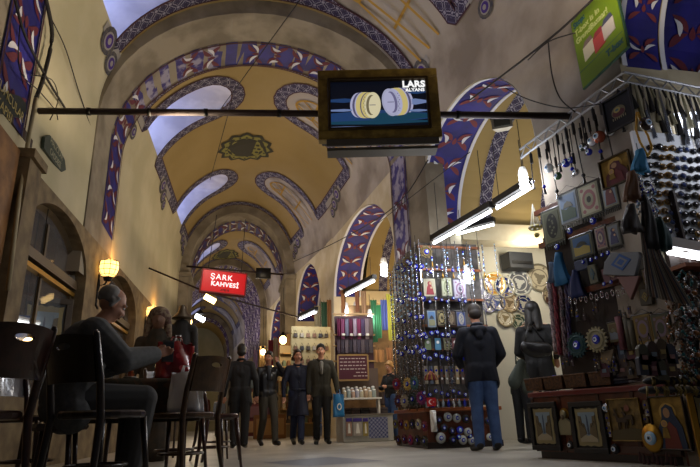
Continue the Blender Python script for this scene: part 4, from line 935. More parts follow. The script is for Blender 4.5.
for s, (px, n, lab) in enumerate(((636, 9, 'left pile'), (652, 7, 'middle pile'))):
    for k in range(n):
        p = onc(px, 396, -.2); b = MB(); b.box((0, 0, 0), (.2+.01*math.sin(k*3), .26, .022), cmat(cols[(k+s*3) % 8])); o = b.build('folded_cloth', None, False, Vector((p.x, p.y, .623+.024*k)), CRZ+.06*math.sin(k*2.3), bevel=.006); tag(o, f'{("bottom", "second", "third", "fourth", "fifth", "sixth", "seventh", "eighth", "ninth")[k]} folded shawl up in the {lab} on the counter', 'folded cloth', 'folded shawls on the counter')
for k in range(12):
    p = ony(650+(k % 4)*16+(k//4)*4, 390-9*(k//4), 3.52+.03*(k//4)); b = MB(); b.ball((0, 0, 0), .07, cmat(('15171f', '22222a', '3a3420', '101014')[k % 4]), 10, (1.2, .9, .4)); 
    for j in range(4): b.tube([(.06*math.cos(j*1.6+k), -.05, .02), (.08*math.cos(j*1.6+k), -.07, -.01), (.07*math.cos(j*1.6+k), -.05, -.04)], .008, cmat('6a5a24'), 5)
    tag(b.build('cloth_bundle', None, True, p), 'dark bundled cloth with gold cords at the near end of the counter', 'cloth bundle', 'dark bundles on the near counter')
# pictures on the counter front
def cbox(x0, y0, x1, y1, off=.03):
    c = onc((x0+x1)/2, (y0+y1)/2, off); a, b_ = onc(x0, (y0+y1)/2, off), onc(x1, (y0+y1)/2, off); t, u = onc((x0+x1)/2, y0, off), onc((x0+x1)/2, y1, off)
    return c, (a-b_).length, t.z-u.z
GI = 'pictures leaning on the counter front'
c, w, h = cbox(531, 402, 559, 450); frame(c, w, h, CRZ, 'dark framed painting of a narrow old street, leftmost on the counter front', GI, 'town')
c, w, h = cbox(572, 401, 606, 453); frame(c, w, h, CRZ, 'dark framed street painting with blue sky, middle of the counter front', GI, 'town')
c, w, h = cbox(610, 398, 643, 441); frame(c, w, h, CRZ, 'gold relief of two deer on the counter front', GI, 'deer', fcol=mat('icon_gold', '8f7434'), fw=.008)
c, w, h = cbox(652, 395, 688, 450); frame(c, w, h, CRZ, 'large icon of a dark hooded woman bending over a child', GI, 'iconbig', fcol=DWOOD, fw=.012)
p = ony(714, 425, 3.573); frame(p, .3, .5, -.3, 'gilt framed town painting cut by the right edge', GI, 'town', fcol=GOLD, fw=.04)
R = empty('figure_relief', *[cbox(559, 408, 572, 438, .02)[0]], CRZ, 'pale bearded bust relief between two street paintings', 'relief'); b = MB(); m = mat('relief_pewter', '8a8468', .5, metal=.4)
b.slab([(-.06, -.1), (.06, -.1), (.075, .0), (.03, .04), (-.03, .04), (-.075, 0)], -.02, .0, m); b.ball((0, -.015, .075), .032, m, 12, (1, .5, 1.2)); b.disc((0, .0, .08), .05, GOLD, 16); b.build('bust', R); b = MB(); b.ball((0, -.03, .05), .018, cmat('5a4a34'), 8, (1, .5, 1.3)); b.build('beard', R, True)
for px, py, r, lab in ((570.5, 445, .036, 'small dark eye disc low between the first two paintings'), (615, 449, .04, 'small dark eye disc low right of the middle painting'), (606, 408, .04, 'silver eye disc above the middle strip of trinkets')):
    o = nazar(onc(px, py, .03), r, CRZ, lab, 'eye discs on the counter front', .02, BLACK if py > 420 else SILV)
R = empty('eye_plaque', onc(652, 438, .05), CRZ, 'oval gold plaque with a blue glass eye overlapping the large icon', 'plaque'); b = MB(); b.lathe([(0, .012), (.075, .012), (.085, .0), (.085, -.01)], GOLD, n=24, axis='Y', sy=1.25); b.build('mount', R, True); b = MB(); eye_ball(b, (0, -.02, 0), .05, 14, NAZL, .35); b.build('glass_eye', R, True)
for k in range(7):
    p = onc(608+(k % 2)*3, 418+k*5, .02) if k < 4 else onc(646+(k % 2)*3, 405+(k-4)*7, .02); b = MB(); b.slab([(-.02, -.03), (.02, -.03), (.028, 0), (.012, .035), (-.012, .035), (-.028, 0)], -.012, 0, SILV if k % 2 else cmat('6a5a3a')); b.ball((0, -.015, 0), .009, NAZ, 6)
    tag(b.build('metal_charm', None, False, p, CRZ), 'small hand shaped metal charm pinned on the counter front', 'charm', 'metal charms on the counter front')
for k in range(9):
    p = onc(640+k*4.5, 456+(k % 3)*3, .04); b = MB(); b.tube([(0, 0, .03), (0, -.01, -.04)], [.006, .014], cmat('3a1c20'), 5); tag(b.build('red_tassel', None, False, p, CRZ), 'dark red tassel below the large icon', 'tassel', 'dark red tassels under the large icon')
# ================================================================= COLUMN STALL
KX, KY = 2.6, 7.5
CB = empty('column_counter', (2.6, 7.52, 0), 0, 'low wooden platform round the column covered with eye ornaments', 'platform')
b = MB(); b.box((.52, .7, .24), (1.04, 1.4, .46), RWOOD); b.box((.52, .7, .04), (1.08, 1.44, .08), DWOOD); b.build('cabinet', CB)
b = MB(); b.box((.52, .7, .49), (1.12, 1.48, .05), mat('platform_top', '8a4a20', .4, coat=.3)); b.build('top', CB, bevel=.008)
CS = empty('column_stall', (2.66, 7.6, .516), 0, 'tall square column covered in racks of souvenirs in the middle', 'stall'); b = MB(); b.box((.5, .72, 1.2), (.94, 1.36, 2.35), mat('rack_grey', '5a5652', .8, col2='3a3634', scale=6)); b.build('rack_panel', CS)
for z in (.1, .42, .78, 1.12, 1.5, 1.95, 2.3): b = MB(); b.box((.5, -.0, z), (.98, .05, .03), mat('rack_orange', '8a5230', .5)); b.build('rack_bar', CS); 
for k in range(6): b = MB(); b.tube([(.02+.19*k, -.03, .02), (.02+.19*k, -.03, 2.4)], .008, SILV, 5); b.build('rack_wire', CS)
for k in range(6): b = MB(); b.tube([(.0, .1+.22*k, .02), (.0, .1+.22*k, 2.4)], .008, SILV, 5); b.build('rack_wire', CS)
GK = 'small rugs and pictures on the column'
def krug(x0, y0, x1, y1, lab, cols, kind, fr=True):
    c, w, h = fbox(x0, y0, x1, y1, 7.44); return rug(c, w, h, 0, lab, cols, kind, GK, fringe=fr)
krug(423, 278, 436, 297, 'white rug with a red robed figure, top left on the column', ('5a5a52', 'b8b49c', 'a8a48c', '8a3038'), 'figure')
krug(441, 277, 452, 297, 'pale green rug with flowers, top middle on the column', ('4a4c40', 'a8ac94', 'b8bca0', '8a9470'), 'medallion')
krug(453, 279, 466, 299, 'pale lilac rug with pink dots, top right on the column', ('5a5868', 'a8a4b4', 'b4b0c0', '8a6a84'), 'medallion')
krug(427, 310, 436, 328, 'small rug of a blue mosque in the second row', ('3a4048', '8a9aa4', '5a7fae', '8a8a6a'), 'scene', False)
krug(437, 310, 446, 326, 'small gold medallion rug in the second row', ('2a261c', '8a8060', '3a3428', 'a89a6a'), 'medallion', False)
krug(447, 311, 455, 326, 'small brown patterned rug in the second row', ('2a201c', '6a5a48', '4a3a30', '8a7a60'), 'oval', False)
krug(456, 311, 466, 327, 'small blue arched rug at the end of the second row', ('2a2c38', '6a6c7c', '3c4c86', 'a8a49a'), 'oval', False)
for k, (px, hx) in enumerate(((428, '6a7a5a'), (438, '4f86a8'), (447, '8a8a6a'), (455, '7a4a4a'), (462, '8a8474'), (468, '5a6a7a'))):
    c, w, h = fbox(px-4, 337, px+3.5, 351, 7.44); R = empty('picture_tile', c, 0, ('grey green', 'sky blue', 'sand coloured', 'dull red', 'cream', 'slate')[k]+' picture tile in the third row of the column', 'tile', 'picture tiles on the column'); b = MB(); b.box((0, 0, 0), (w, .014, h), DWOOD); b.build('backing', R); b = MB(); b.box((0, -.009, 0), (w*.8, .008, h*.84), cmat(hx)); b.disc((0, -.0135, h*.12), w*.2, WHITE, 10); b.build('image', R)
for k in range(9):
    c, w, h = fbox(424+k*5.2, 366, 428+k*5.2, 384, 7.44); b = MB(); b.box((0, 0, 0), (w*.8, .012, h), cmat(('8a8478', '5a6270', '9a8a6a', '4a3a34')[k % 4])); b.disc((0, -.009, h*.25), w*.28, NAZ, 10); b.disc((0, -.0095, -h*.2), w*.25, WHITE, 10); tag(b.build('amulet_strip', None, False, c), ('pale', 'slate', 'sand coloured', 'dark brown')[k % 4]+' amulet strip in the row at waist height of the column', 'amulet', 'amulet strips on the column')
for k in range(9):
    c = ony(427+k*5.4, 403, 7.40); c.z = .516; b = MB(); b.lathe([(0, 0), (.02, 0), (.022, .06), (.01, .085), (.01, .1), (0, .102)], (mat('bottle_glass', '8a9aa8', .1, coat=1.), NAZ, SILV)[k % 3], n=10); tag(b.build('glass_bottle', None, True, c), ('clear', 'cobalt', 'silver')[k % 3]+' little bottle standing on the column platform', 'bottle', 'little bottles on the column platform')
# eye beads in rows on the camera face
RW = (('fourth bead row down', 331), ('third bead row down', 300), ('row of beads at chest height', 357), ('low bead row', 393), ('top bead row', 270))
for lab, py in RW:
    for k in range(8 if py != 270 else 5):
        px = 424+k*5.9 if py != 270 else 420+k*11
        if py == 331: px, yy = 426+k*5.5, py+6-8*abs(math.sin(k*.9))*.6
        else: yy = py+2*math.sin(k*2.1)
        nazar(ony(px, yy, 7.39-.02*(k % 2)), .034 if py in (331, 357) else .026, 0, 'cobalt evil eye bead in the '+lab+' on the column front', 'eye beads on the column front, '+lab, .05)
gear(ony(426, 252, 7.35), .1, 0, 'big gold ringed eye ornament near the top of the column', 'eye ornaments at the column top', cmat('5a4c2a'), 10); gear(ony(407, 262, 7.70), .08, 0, 'gold ringed eye ornament on the left top of the column', 'eye ornaments at the column top', cmat('4a3c22'), 10)
for k in range(14):
    px, py = 416+k*5.2, 255+4*math.sin(k*2)+(k % 3)*6; p = ony(px, py, 7.38); b = MB(); b.tube([(0, 0, .3), (0, 0, 0)], .004, CORD, 4)
    for j in range(4): b.ball((0, 0, -.03*j), .014, (SILV, NAZ, NAZL, CORD)[(k+j) % 4], 7)
    b.tube([(0, 0, -.11), (0, 0, -.2)], [.004, .016], (SILV, GOLD)[k % 2], 5); tag(b.build('charm_cord', None, True, p), 'charm cord with silver beads hanging at the top of the column', 'charm cord', 'charm cords at the column top')
# strands on the hall face and round the corner: each a cord of beads
def strand(n, m1, m2, L=.42):
    b = MB(); b.tube([(0, 0, .04), (0, 0, -L)], .003, SILV, 4)
    for j in range(n): b.ball((0, .004*math.sin(j*2), -L*j/n), .011+.004*(j % 2), m1 if j % 3 else m2, 6)
    b.tube([(0, 0, -L), (0, 0, -L-.07)], [.003, .014], m1, 5); return b.build('bead_strand', None, True)
GRB = mat('smoky_beads', '5a5a60', .3, metal=.4); BRB = mat('brown_beads', '4a3424', .4)
SP = [strand(13, SILV, NAZL), strand(13, GRB, SILV), strand(13, BRB, GRB), strand(12, NAZ, SILV)]; us = set()
def sput(i, loc, lab, grp):
    o = SP[i] if i not in us else SP[i].copy()
    if i in us: COL.objects.link(o)
    us.add(i); o.location = loc; tag(o, lab, 'bead strand', grp)
names = ('silver', 'smoky grey', 'brown', 'cobalt and silver')
for row, (z, lab) in enumerate(((2.7, 'highest tier'), (2.25, 'second tier'), (1.85, 'third tier'), (1.42, 'fourth tier'), (1.02, 'lowest tier'))):
    for k in range(17):
        y = 8.12+k*.085; i = (0, 0, 1, 1, 2)[row] if (k+row) % 4 else (3, 1, 2, 2, 1)[row]
        sput(i, (2.6-.04*(k % 2), y-.6, z+.05*math.sin(k*1.7)), f'{names[i]} bead strand in the {lab} of the column side facing the hall', f'{names[i]} strands, {lab}')
    for k in range(5 if row < 2 else 2):
        i = (0, 1, 1, 2, 2)[row]; sput(i, (2.92+k*.055 if row > 1 else 3.0+k*.2, 7.38, z+.03*k), f'{names[i]} bead strand on the corner of the column, {lab}', f'{names[i]} corner strands, {lab}')
for row, (py0, py1, n) in enumerate(((268, 264, 5), (300, 296, 7), (337, 333, 8), (352, 349, 8), (320, 314, 5))):
    for k in range(n):
        px = 398+k*(30/n); py = py0+(py1-py0)*k/n+3*math.sin(k*2.2); nazar(onx(px, py, 2.54), .034, -.9, 'cobalt evil eye bead in the '+('top cluster', 'second row', 'third row', 'fourth row', 'middle row')[row]+' on the column side', 'eye beads on the column side, '+str(('top cluster', 'second row', 'third row', 'fourth row', 'middle row')[row]), .05)
GC = 'tasselled eye ornaments of the column'
for px, py, hx, lab in ((397, 384, '7a1c30', 'crimson'), (408, 384, 'a89050', 'sand yellow'), (415, 383, '3a5a5c', 'grey green'), (405, 401, '9a9484', 'cream'), (413, 399, '1c2c2c', 'near black'), (422, 398, '6a1c54', 'magenta'), (399, 401, '4a1c24', 'wine red')):
    gear(onx(px, py, 2.53), .092, -1.1, lab+' tasselled eye ornament above the platform', GC, cmat(hx), 12)
GC2 = 'ornaments on the platform side'
for px, py, hx, lab in ((396, 424, '6a6434', 'olive'), (402, 424, '5a1a28', 'dark red'), (407, 425, '9a7a34', 'mustard'), (413, 424, '2a2a2e', 'charcoal'), (419, 424, 'a8a48c', 'ivory'), (425, 426, '6a2030', 'ruby'), (399, 440, '4a2818', 'brown'), (405, 439, '5a1c34', 'plum'), (411, 440, '8a2a54', 'pink'), (418, 440, '2c2620', 'black'), (425, 441, '3a3a30', 'dark green')):
    gear(onx(px, py, 2.57), .07, -1.3, lab+' tasselled ornament on the platform side', GC2, cmat(hx), 12)
R = empty('tassel_bunch', ony(431, 377, 7.32), 0, 'red and gold tassel bunch hanging on the column corner', 'tassel'); b = MB()
for k in range(22): a = 2*PI*k/22; b.tube([(0, 0, .08), (.07*math.cos(a), .05*math.sin(a), .02), (.09*math.cos(a), .06*math.sin(a), -.04)], [.006, .008, .012], (cmat('6a1c20'), cmat('8a6a24'), cmat('5a1418'))[k % 3], 5)
b.build('tassels', R); b = MB(); b.tube([(0, 0, .08), (0, 0, .3)], .004, CORD, 4); b.build('cord', R)
c = ony(431, 402, 7.38); R = empty('red_flag_box', c, 0, 'small red box with a white crescent and star on the column', 'box'); b = MB(); b.box((0, 0, 0), (.12, .05, .11), mat('flag_red', 'b01a1c', .5)); b.build('box_body', R); b = MB(); b.disc((-.01, -.027, 0), .032, WHITE, 18); b.disc((-.0, -.0285, 0), .026, MATS['flag_red'], 18); b.disc((.024, -.0285, 0), .01, WHITE, 5); b.build('crescent', R)
c = ony(433.5, 421, 7.37); R = empty('white_telephone', c, 0, 'white wall telephone handset on the corner of the platform', 'telephone'); b = MB(); b.box((0, 0, 0), (.075, .05, .27), WHITE); b.build('base', R, bevel=.01); b = MB(); b.tube([(0, -.04, .11), (0, -.055, 0), (0, -.04, -.11)], [.03, .018, .03], WHITE, 8); b.build('handset', R, True)
# eye discs on the platform front
k = 0
for px, py, r, t in ((439, 420, .05, 0), (448, 417, .06, 1), (457, 418, .06, 1), (466, 419, .055, 0), (475, 418, .06, 1), (444, 428, .055, 0), (452, 431, .05, 0), (460, 430, .05, 2), (468, 432, .055, 1), (477, 431, .05, 2), (441, 438, .07, 1), (453, 440, .06, 0), (463, 440, .06, 1), (472, 441, .055, 1), (481, 440, .055, 1), (459, 437, .035, 2), (470, 436, .035, 2), (488, 421, .05, 0), (490, 437, .05, 1), (436, 430, .04, 0)):
    p = ony(px, py, 7.47); R = empty('eye_disc', p, 0, ('black rimmed', 'pale glass', 'deep blue')[t]+' eye disc on the front of the column platform', 'eye disc', ('black rimmed', 'pale glass', 'deep blue')[t]+' eye discs on the platform front'); b = MB(); m = (BLACK, mat('disc_pale', 'a8aca8', .25, coat=.6), NAZ)[t]; b.lathe([(0, .02), (r*.8, .018), (r, .0), (r, -.01)], m, n=20, axis='Y'); b.build('disc', R, True); b = MB(); eye_ball(b, (0, -.018, 0), r*.45, 12, NAZ if t != 2 else NAZL, .3); b.build('eye', R, True)
# ================================================================= PLATES ON THE WALL BEYOND
PW = [(482, 290, 11, 'c9c8da', '8a8ab4', 'lilac white'), (494, 284, 12, 'c28a2c', 'd8c890', 'orange and cream'), (504, 287, 11, '1c2c6a', 'b8b4a4', 'blue with a mosque rim'), (519, 283, 13, '5a5c60', 'b8b8b0', 'grey with white petals'), (539, 278, 14, 'b8ae94', '7a7260', 'large ivory lace patterned'), (509, 303, 10, 'a8967a', '6a5a44', 'sandy'), (523, 304, 10, '1c2450', 'a8a494', 'navy with cream rim'), (505, 318, 9, 'c8c0a8', '8a7a5a', 'cream eight pointed'), (497, 303, 8, 'b8b4ac', '4a5a8a', 'pale blue dotted'), (488, 305, 8, 'c0bcb4', '6a6a9a', 'white and violet'), (518, 322, 8, '3a4a3c', 'a8a48c', 'green with beige rim'), (471, 292, 9, 'b8bcd0', '3a4aa0', 'blue flowered'), (476, 306, 9, '8a94c0', 'e0e0e0', 'cornflower'), (528, 330, 8, 'b8ac90', '6a4a3a', 'brown ringed'), (552, 296, 11, 'a89878', '5a4a3a', 'tan rosette')]
for px, py, r, c1, c2, lab in PW:
    p = ony(px, py, 9.28); rr = r*p.length/575*1.0; R = empty('ceramic_plate', p, 0, lab+' ceramic plate on the bright wall', 'plate', 'ceramic plates on the shop wall')
    m1, m2 = mat('glaze_'+c1, c1, .2, coat=.6), mat('glaze_'+c2, c2, .2, coat=.6)
    b = MB(); b.lathe([(0, .012), (rr*.3, .012), (rr*.55, .014), (rr*.62, .02), (rr*.85, .03), (rr, .038), (rr, .03)], m1, n=28, axis='Y', ms=[m2, m1, m2, m1, m2, m1]); b.build('dish', R, True)
    b = MB()
    for k in range(12): a = 2*PI*k/12; b.disc((rr*.75*math.cos(a), -.034, rr*.75*math.sin(a)), rr*.09, m2 if k % 2 == 0 else m1, 8)
    for k in range(6): a = 2*PI*k/6+.3; b.disc((rr*.34*math.cos(a), -.0165, rr*.34*math.sin(a)), rr*.13, m1 if k % 2 else m2, 8)
    b.disc((0, -.0175, 0), rr*.16, m2, 10); b.build('painted_motif', R)
# dark box (air unit) and hanging mobile, beam under the vault
b = MB(); b.box((0, 0, 0), (.5, .3, .3), mat('unit_dark', '2a2c30', .5)); b.box((0, -.16, -.05), (.42, .02, .06), BLACK); tag(b.build('speaker_box', None, False, ony(517, 262, 9.13), .1, bevel=.02), 'dark rounded box mounted above the plates', 'box')
b = MB(); b.tube([onz(448, 300, 3.3), onz(575, 247, 3.3)], .03, RUST, 6); tag(b.build('ceiling_pipe'), 'dark pipe running under the vault above the plates', 'pipe')
p = ony(535, 222, 4.95); R = empty('bead_mobile', p, 0, 'white tasselled mobile hanging below the bare bulb', 'mobile'); b = MB()
for k in range(8): a = 2*PI*k/8; b.tube([(0, 0, .2), (.05*math.cos(a), .05*math.sin(a), -.04)], .004, mat('mobile_string', 'c9c4b0', .6), 4)
b.build('strings', R); b = MB(); b.lathe([(.06, -.04), (.075, -.06), (.06, -.08)], mat('mobile_gold', 'a89a5a', .5), n=16); [b.ball((.065*math.cos(k*.8), .065*math.sin(k*.8), -.06), .012, WHITE, 6) for k in range(8)]; b.ball((0, 0, -.14), .028, mat('mobile_yellow', 'b8ac60', .5), 8); b.build('hoop', R)
# ================================================================= SHOP IN THE SECOND ARCH (behind the couple)
SY = 10.8
SH = empty('shop_counter', (2.1, SY, 0), 0, 'white fronted shop counter pasted with posters behind the couple', 'counter')
b = MB(); b.box((.48, .38, .24), (.96, .76, .46), mat('counter_white', 'a8a8a4', .5)); b.build('cabinet', SH); b = MB(); b.box((.48, .38, .485), (1., .8, .03), mat('counter_grey_top', '6a625a', .5)); b.build('top', SH)
BT = pattern_mat('blue_lattice_tile', '24306a', '6a74a8', 'b8bcd0', 5, 5); b = MB(); c, w, h = fbox(369, 417, 388, 438, SY-.012); c.y = SY-.012; x, z = c.x-2.1, c.z; b.poly([(x-w/2, -.012, z-h/2), (x+w/2, -.012, z-h/2), (x+w/2, -.012, z+h/2), (x-w/2, -.012, z+h/2)], BT, [(0, 0), (1, 0), (1, 1), (0, 1)]); b.build('blue_panel', SH)
for k, (x0, x1, hx) in enumerate(((346, 352, '9a7a6a'), (353, 362, 'a8a098'), (363, 368, '9a8a4a'))):
    c, w, h = fbox(x0, 418, x1, 436, SY-.03); b = MB(); b.box((0, 0, 0), (w, .02, h), cmat(hx)); b.box((0, -.012, h*.4), (w, .008, h*.2), cmat('3a2a80')); b.slab([(-w*.2, -h*.35), (w*.25, -h*.35), (w*.1, h*.2), (-w*.1, h*.2)], -.016, -.01, WHITE); tag(b.build('poster', None, False, c), ('pink brown', 'pale grey', 'yellow')[k]+' purple topped poster on the shop counter front', 'poster')
c, w, h = fbox(338, 355, 368, 380, SY+.1); R = empty('notice_board', c, 0, 'crimson notice board in a wooden frame lettered in rows', 'notice board'); b = MB()
WF2 = mat('light_wood_frame', '9a7a4a', .5); fw2 = .03
for (cx, cz, sx, sz) in ((0, h/2, w, fw2), (0, -h/2, w, fw2), (-w/2, 0, fw2, h), (w/2, 0, fw2, h)): b.box((cx, 0, cz), (sx, .03, sz), WF2)
b.build('frame', R); b = MB(); b.box((0, .005, 0), (w, .02, h), mat('board_crimson', '4a0c28', .6)); WI = mat('board_ink', 'b8a8a8', .6)
for r in range(6):
    x = -w*.43
    while x < w*.4:
        l = random.uniform(.03, .08); 
        if not (r > 3 and x < 0): b.box((x+l/2, -.007, h*(.36-.14*r)), (l, .003, .018), WI)
        x += l+.02
b.build('panel', R)
JS = empty('jar_shelf', (2.12, SY+.05, .78), 0, 'white shelf holding a row of glass jars', 'shelf'); b = MB(); b.box((.35, .1, 0), (.8, .26, .03), WHITE); b.box((.35, .2, .3), (.8, .02, .55), mat('shelf_back', '5a4a44', .7)); b.build('board', JS)
for s in (0, .7): b = MB(); b.box((s, .1, -.14), (.03, .2, .28), WHITE); b.build('leg', JS)
CJ = ['b8a890', '9aa8a8', 'b89a8a', 'a8a8b8', 'c0b8a0', 'a89078']
for row in range(2):
    for k in range(8):
        m = mat('jar_'+CJ[k % 6], CJ[(k+row) % 6], .15, coat=.8); R = empty('glass_jar', (2.16+.083*k, SY+.1+.09*row, .796+.0*row), 0, f'glass jar with pale lid, {("leftmost", "second", "third", "fourth", "fifth", "sixth", "seventh", "rightmost")[k]} in the {("front", "back")[row]} row of the shelf', 'jar', 'glass jars on the white shelf'); hh = .13+.06*row+.02*((k*3) % 2)
        b = MB(); b.lathe([(0, 0), (.036, 0), (.038, .01), (.038, hh*.8), (.028, hh*.9)], m, n=12); b.build('glass', R, True); b = MB(); b.lathe([(.03, hh*.88), (.032, hh*.9), (.032, hh), (0, hh+.01)], NAZW, n=12); b.build('lid', R, True)
def scarf(px0, py0, px1, py1, y, m, lab, grp, m2=None, name='hanging_scarf'):
    c, w, h = fbox(px0, py0, px1, py1, y); b = MB(); n = 9; vs = []; fs = []
    for i in range(7):
        for j in range(n):
            u = j/(n-1)-.5; t = i/6; vs.append((u*w*(1-.1*t), -.02*math.sin(j*1.7+t)-.02, h/2-h*t+.01*math.sin(j*2)))
    vs += [(x, y_+.025, z) for x, y_, z in vs]; K = 7*n
    for i in range(6):
        for j in range(n-1): a = i*n+j; fs += [(a, a+n, a+n+1, a+1), (K+a, K+a+1, K+a+n+1, K+a+n)]
    b.faces(vs, fs, m)
    if m2: b.box((0, -.045, -h*.3), (w*.8, .004, h*.12), m2)
    b.tube([(0, 0, h/2-.01), (0, 0, h/2+.05)], .004, CORD, 4); return tag(b.build(name, None, True, c), lab, 'scarf', grp)
for k in range(9): scarf(337+k*4, 319, 340.6+k*4, 336+3*(k % 2), SY+.22, cmat(('6a2048', '8a4a70', '7a7a90', '5a1838', '9a8a9a', '7a2a50', '4a3a5a', '8a7a80', '6a5a58')[k]), ('magenta', 'pink', 'lavender', 'wine', 'pale mauve', 'raspberry', 'purple', 'grey pink', 'brown')[k]+' scarf in the upper row of the scarf rack', 'scarves on the rack, upper row', WHITE if k % 2 else None)
for k in range(9): scarf(337+k*4, 340, 340.6+k*4, 353, SY+.22, cmat(('5a4a58', '4a4250', '6a5f68', '3a3440', '5f5560', '484050', '665a60', '3f3844', '554c50')[k]), f'grey striped shawl, {("leftmost", "second", "third", "fourth", "fifth", "sixth", "seventh", "eighth", "rightmost")[k]} in the lower row of the scarf rack', 'shawls on the rack, lower row')
b = MB(); b.box((0, 0, 0), (.78, .05, 1.6), mat('rack_board_purple', '3f2434', .7)); 
for z in (.84, .42, .2, -.1): b.box((0, -.03, z), (.86, .05, .03), WF2)
tag(b.build('scarf_rack', None, False, (2.42, SY+.32, 1.6)), 'dark board rack with wooden slats behind the scarves', 'rack')
for k, (x0, y0, x1, y1, hx, lab) in enumerate(((371, 300, 377, 342, '1c5a34', 'emerald green hanging scarf beside the warm bulb'), (376, 305, 381, 338, '2a7a4a', 'bright green hanging scarf right of the emerald one'), (381, 300, 387, 330, '4a5aa0', 'blue and white hanging scarf'), (387, 294, 394, 340, 'a8a83c', 'lime yellow hanging dress beside the column'), (341, 290, 345, 314, '8a5a30', 'tan hanging shawl at the top left of the shop'), (355, 290, 359, 312, '7a4a2c', 'brown hanging shawl at the top of the shop'), (361, 291, 366, 314, '8a6a4a', 'beige hanging shawl at the top right of the shop'), (386, 348, 392, 360, '9a6a40', 'orange patterned hanging bag above the blonde shopper'), (374, 350, 384, 362, 'a87a4a', 'peach patterned hanging cloth above the blonde shopper'), (364, 336, 371, 352, '6a6a78', 'grey lace hanging shawl beside the scarf rack'))):
    scarf(x0, y0, x1, y1, 11.4, cmat(hx), lab, 'garments hanging in the shop')
b = MB(); b.box((0, 0, 0), (1.9, .06, 2.6), mat('shop_back', '6a5030', .7, col2='8a6a44', scale=5)); tag(b.build('shop_backboard', None, False, (3.3, 12.0, 1.5)), 'warm brown back wall panel of the clothing shop', 'panel')
for k in range(10):
    px, s = (344+(k % 5)*9), k//5; c, w, h = fbox(px, 402+s*6, px+8, 408+s*6, SY+.2); 
    b = MB(); b.box((0, 0, 0), (.17, .2, .055), cmat(('3a2c2c', '4a3c3c', '1c1a1e', '5a4a48', '4a4044')[k % 5])); tag(b.build('folded_cloth', None, False, (2.2+.185*(k % 5), SY+.3, .53+.056*(1-s)), 0, bevel=.01), f'{("upper", "lower")[s]} folded cloth, {("leftmost", "second", "middle", "fourth", "rightmost")[k % 5]} on the shop counter', 'folded cloth', 'folded cloths on the shop counter')
for k in range(12):
    px, py = random.uniform(378, 392), random.uniform(392, 438); c = ony(px, py, 11.6); b = MB(); b.ball((0, 0, 0), .07, cmat(('a85a4a', '8a9a5a', 'c0a060', '5a8aa0')[k % 4]), 9, (1, .6, .8)); b.tube([(-.04, 0, .05), (0, 0, .1), (.04, 0, .05)], .006, CORD, 4); c.z = max(c.z, .06)
    tag(b.build('small_bag', None, True, c), 'small bright bag in the pile right of the shop counter', 'bag', 'small bright bags in a pile')
# far shop with bags, shelves, warm light (between the young man and the couple)
FS = empty('shelf_rack', (1.95, 16.6, 0), .35, 'tall lit wall rack of small goods behind the blue coated woman', 'rack')
b = MB(); b.box((0, 0, 1.25), (1.25, .08, 2.5), mat('far_rack_cream', '9a8a6a', .7)); b.build('back_panel', FS)
for k in range(6): b = MB(); b.box((0, -.14, .35+.38*k), (1.25, .26, .03), WF2); b.build('shelf', FS)
Rz = Matrix.Rotation(.35, 3, 'Z')
for r in range(5):
    for k in range(9):
        o = Vector((1.95, 16.6, .368+.38*r))+Rz@Vector((-.54+.135*k, -.15, 0)); b = MB(); hh = .12+.1*((k*3+r) % 3)/2; m = cmat(('6a4a30', '9a8a70', '3a3430', '8a5a3a', '5a6a5a', 'b0a080')[(k*2+r) % 6])
        b.slab([(-.045, 0), (.045, 0), (.04, hh*.7), (.02, hh), (-.02, hh), (-.04, hh*.7)], -.04, .04, m); tag(b.build('small_goods', None, False, o, .35), f'small packet in the {("lowest", "second lowest", "middle", "second highest", "top")[r]} shelf of the distant lit rack', 'packet', f'packets on the distant rack, shelf {("one", "two", "three", "four", "five")[r]}')
b = MB(); b.box((0, 0, .3), (.8, .5, .58), mat('crate_wood', '7a5228', .6)); b.box((0, -.26, .3), (.7, .02, .4), WF2); tag(b.build('wooden_crate', None, False, (1.05, 15.4, 0)), 'wooden crate on the floor behind the walking woman', 'crate')
for x, y, c_, lab in ((.75, 17.2, '5a2430', 'dark red garment rack stand behind the young man'), (1.5, 19.8, '8a5a3a', 'brown display stand far down on the right')):
    R = empty('display_stand', (x, y, 0), .2, lab, 'stand'); b = MB(); b.box((0, 0, .9), (.7, .4, 1.7), cmat(c_)); b.build('body', R)
    for k in range(4): b = MB(); b.box((0, -.22, .3+.4*k), (.66, .04, .3), cmat(('9a7a5a', '6a4a5a', 'a89a7a', '4a5a6a')[k])); b.build('front_panel', R)
for k in range(9):
    p = Vector((1.72-.12*k, 21+k*1.6, 2.4+.1*math.sin(k))); b = MB(); b.ball((0, 0, 0), .07, EMW, 8); b.tube([(0, 0, .05), (0, 0, 1.2)], .006, CORD, 4); tag(b.build('shop_bulb', None, True, p), 'tiny warm bulb over the distant shops on the right', 'bulb', 'tiny bulbs over the distant shops')

# merchandise further along the right side
RB2 = empty('bag_board', ony(311, 350, 13.3), .1, 'lit cream board hung with small handbags behind the couple', 'board'); b = MB(); b.box((0, 0, -.2), (.95, .04, 1.5), mat('far_board_cream', 'a8986c', .7)); b.build('back_panel', RB2)
R3 = Matrix.Rotation(.1, 3, 'Z')
for r in range(3):
    for k in range(6):
        o = RB2.location+R3@Vector((-.38+.15*k, -.05, .38-.3*r)); b = MB(); w = .045; b.slab([(-w, -.09), (w, -.09), (w*.8, .0), (-w*.8, .0)], -.03, .02, cmat(('3a3028', '6a4a34', '8a8070', '2a2a30', '7a5a44')[(k*2+r) % 5])); b.tube([(-w*.7, 0, 0), (0, 0, .08), (w*.7, 0, 0)], .004, CORD, 4)
        tag(b.build('handbag', None, False, o, .1), f'small handbag in the {("top", "middle", "bottom")[r]} row of the lit cream board', 'handbag', f'handbags on the cream board, {("top", "middle", "bottom")[r]} row')
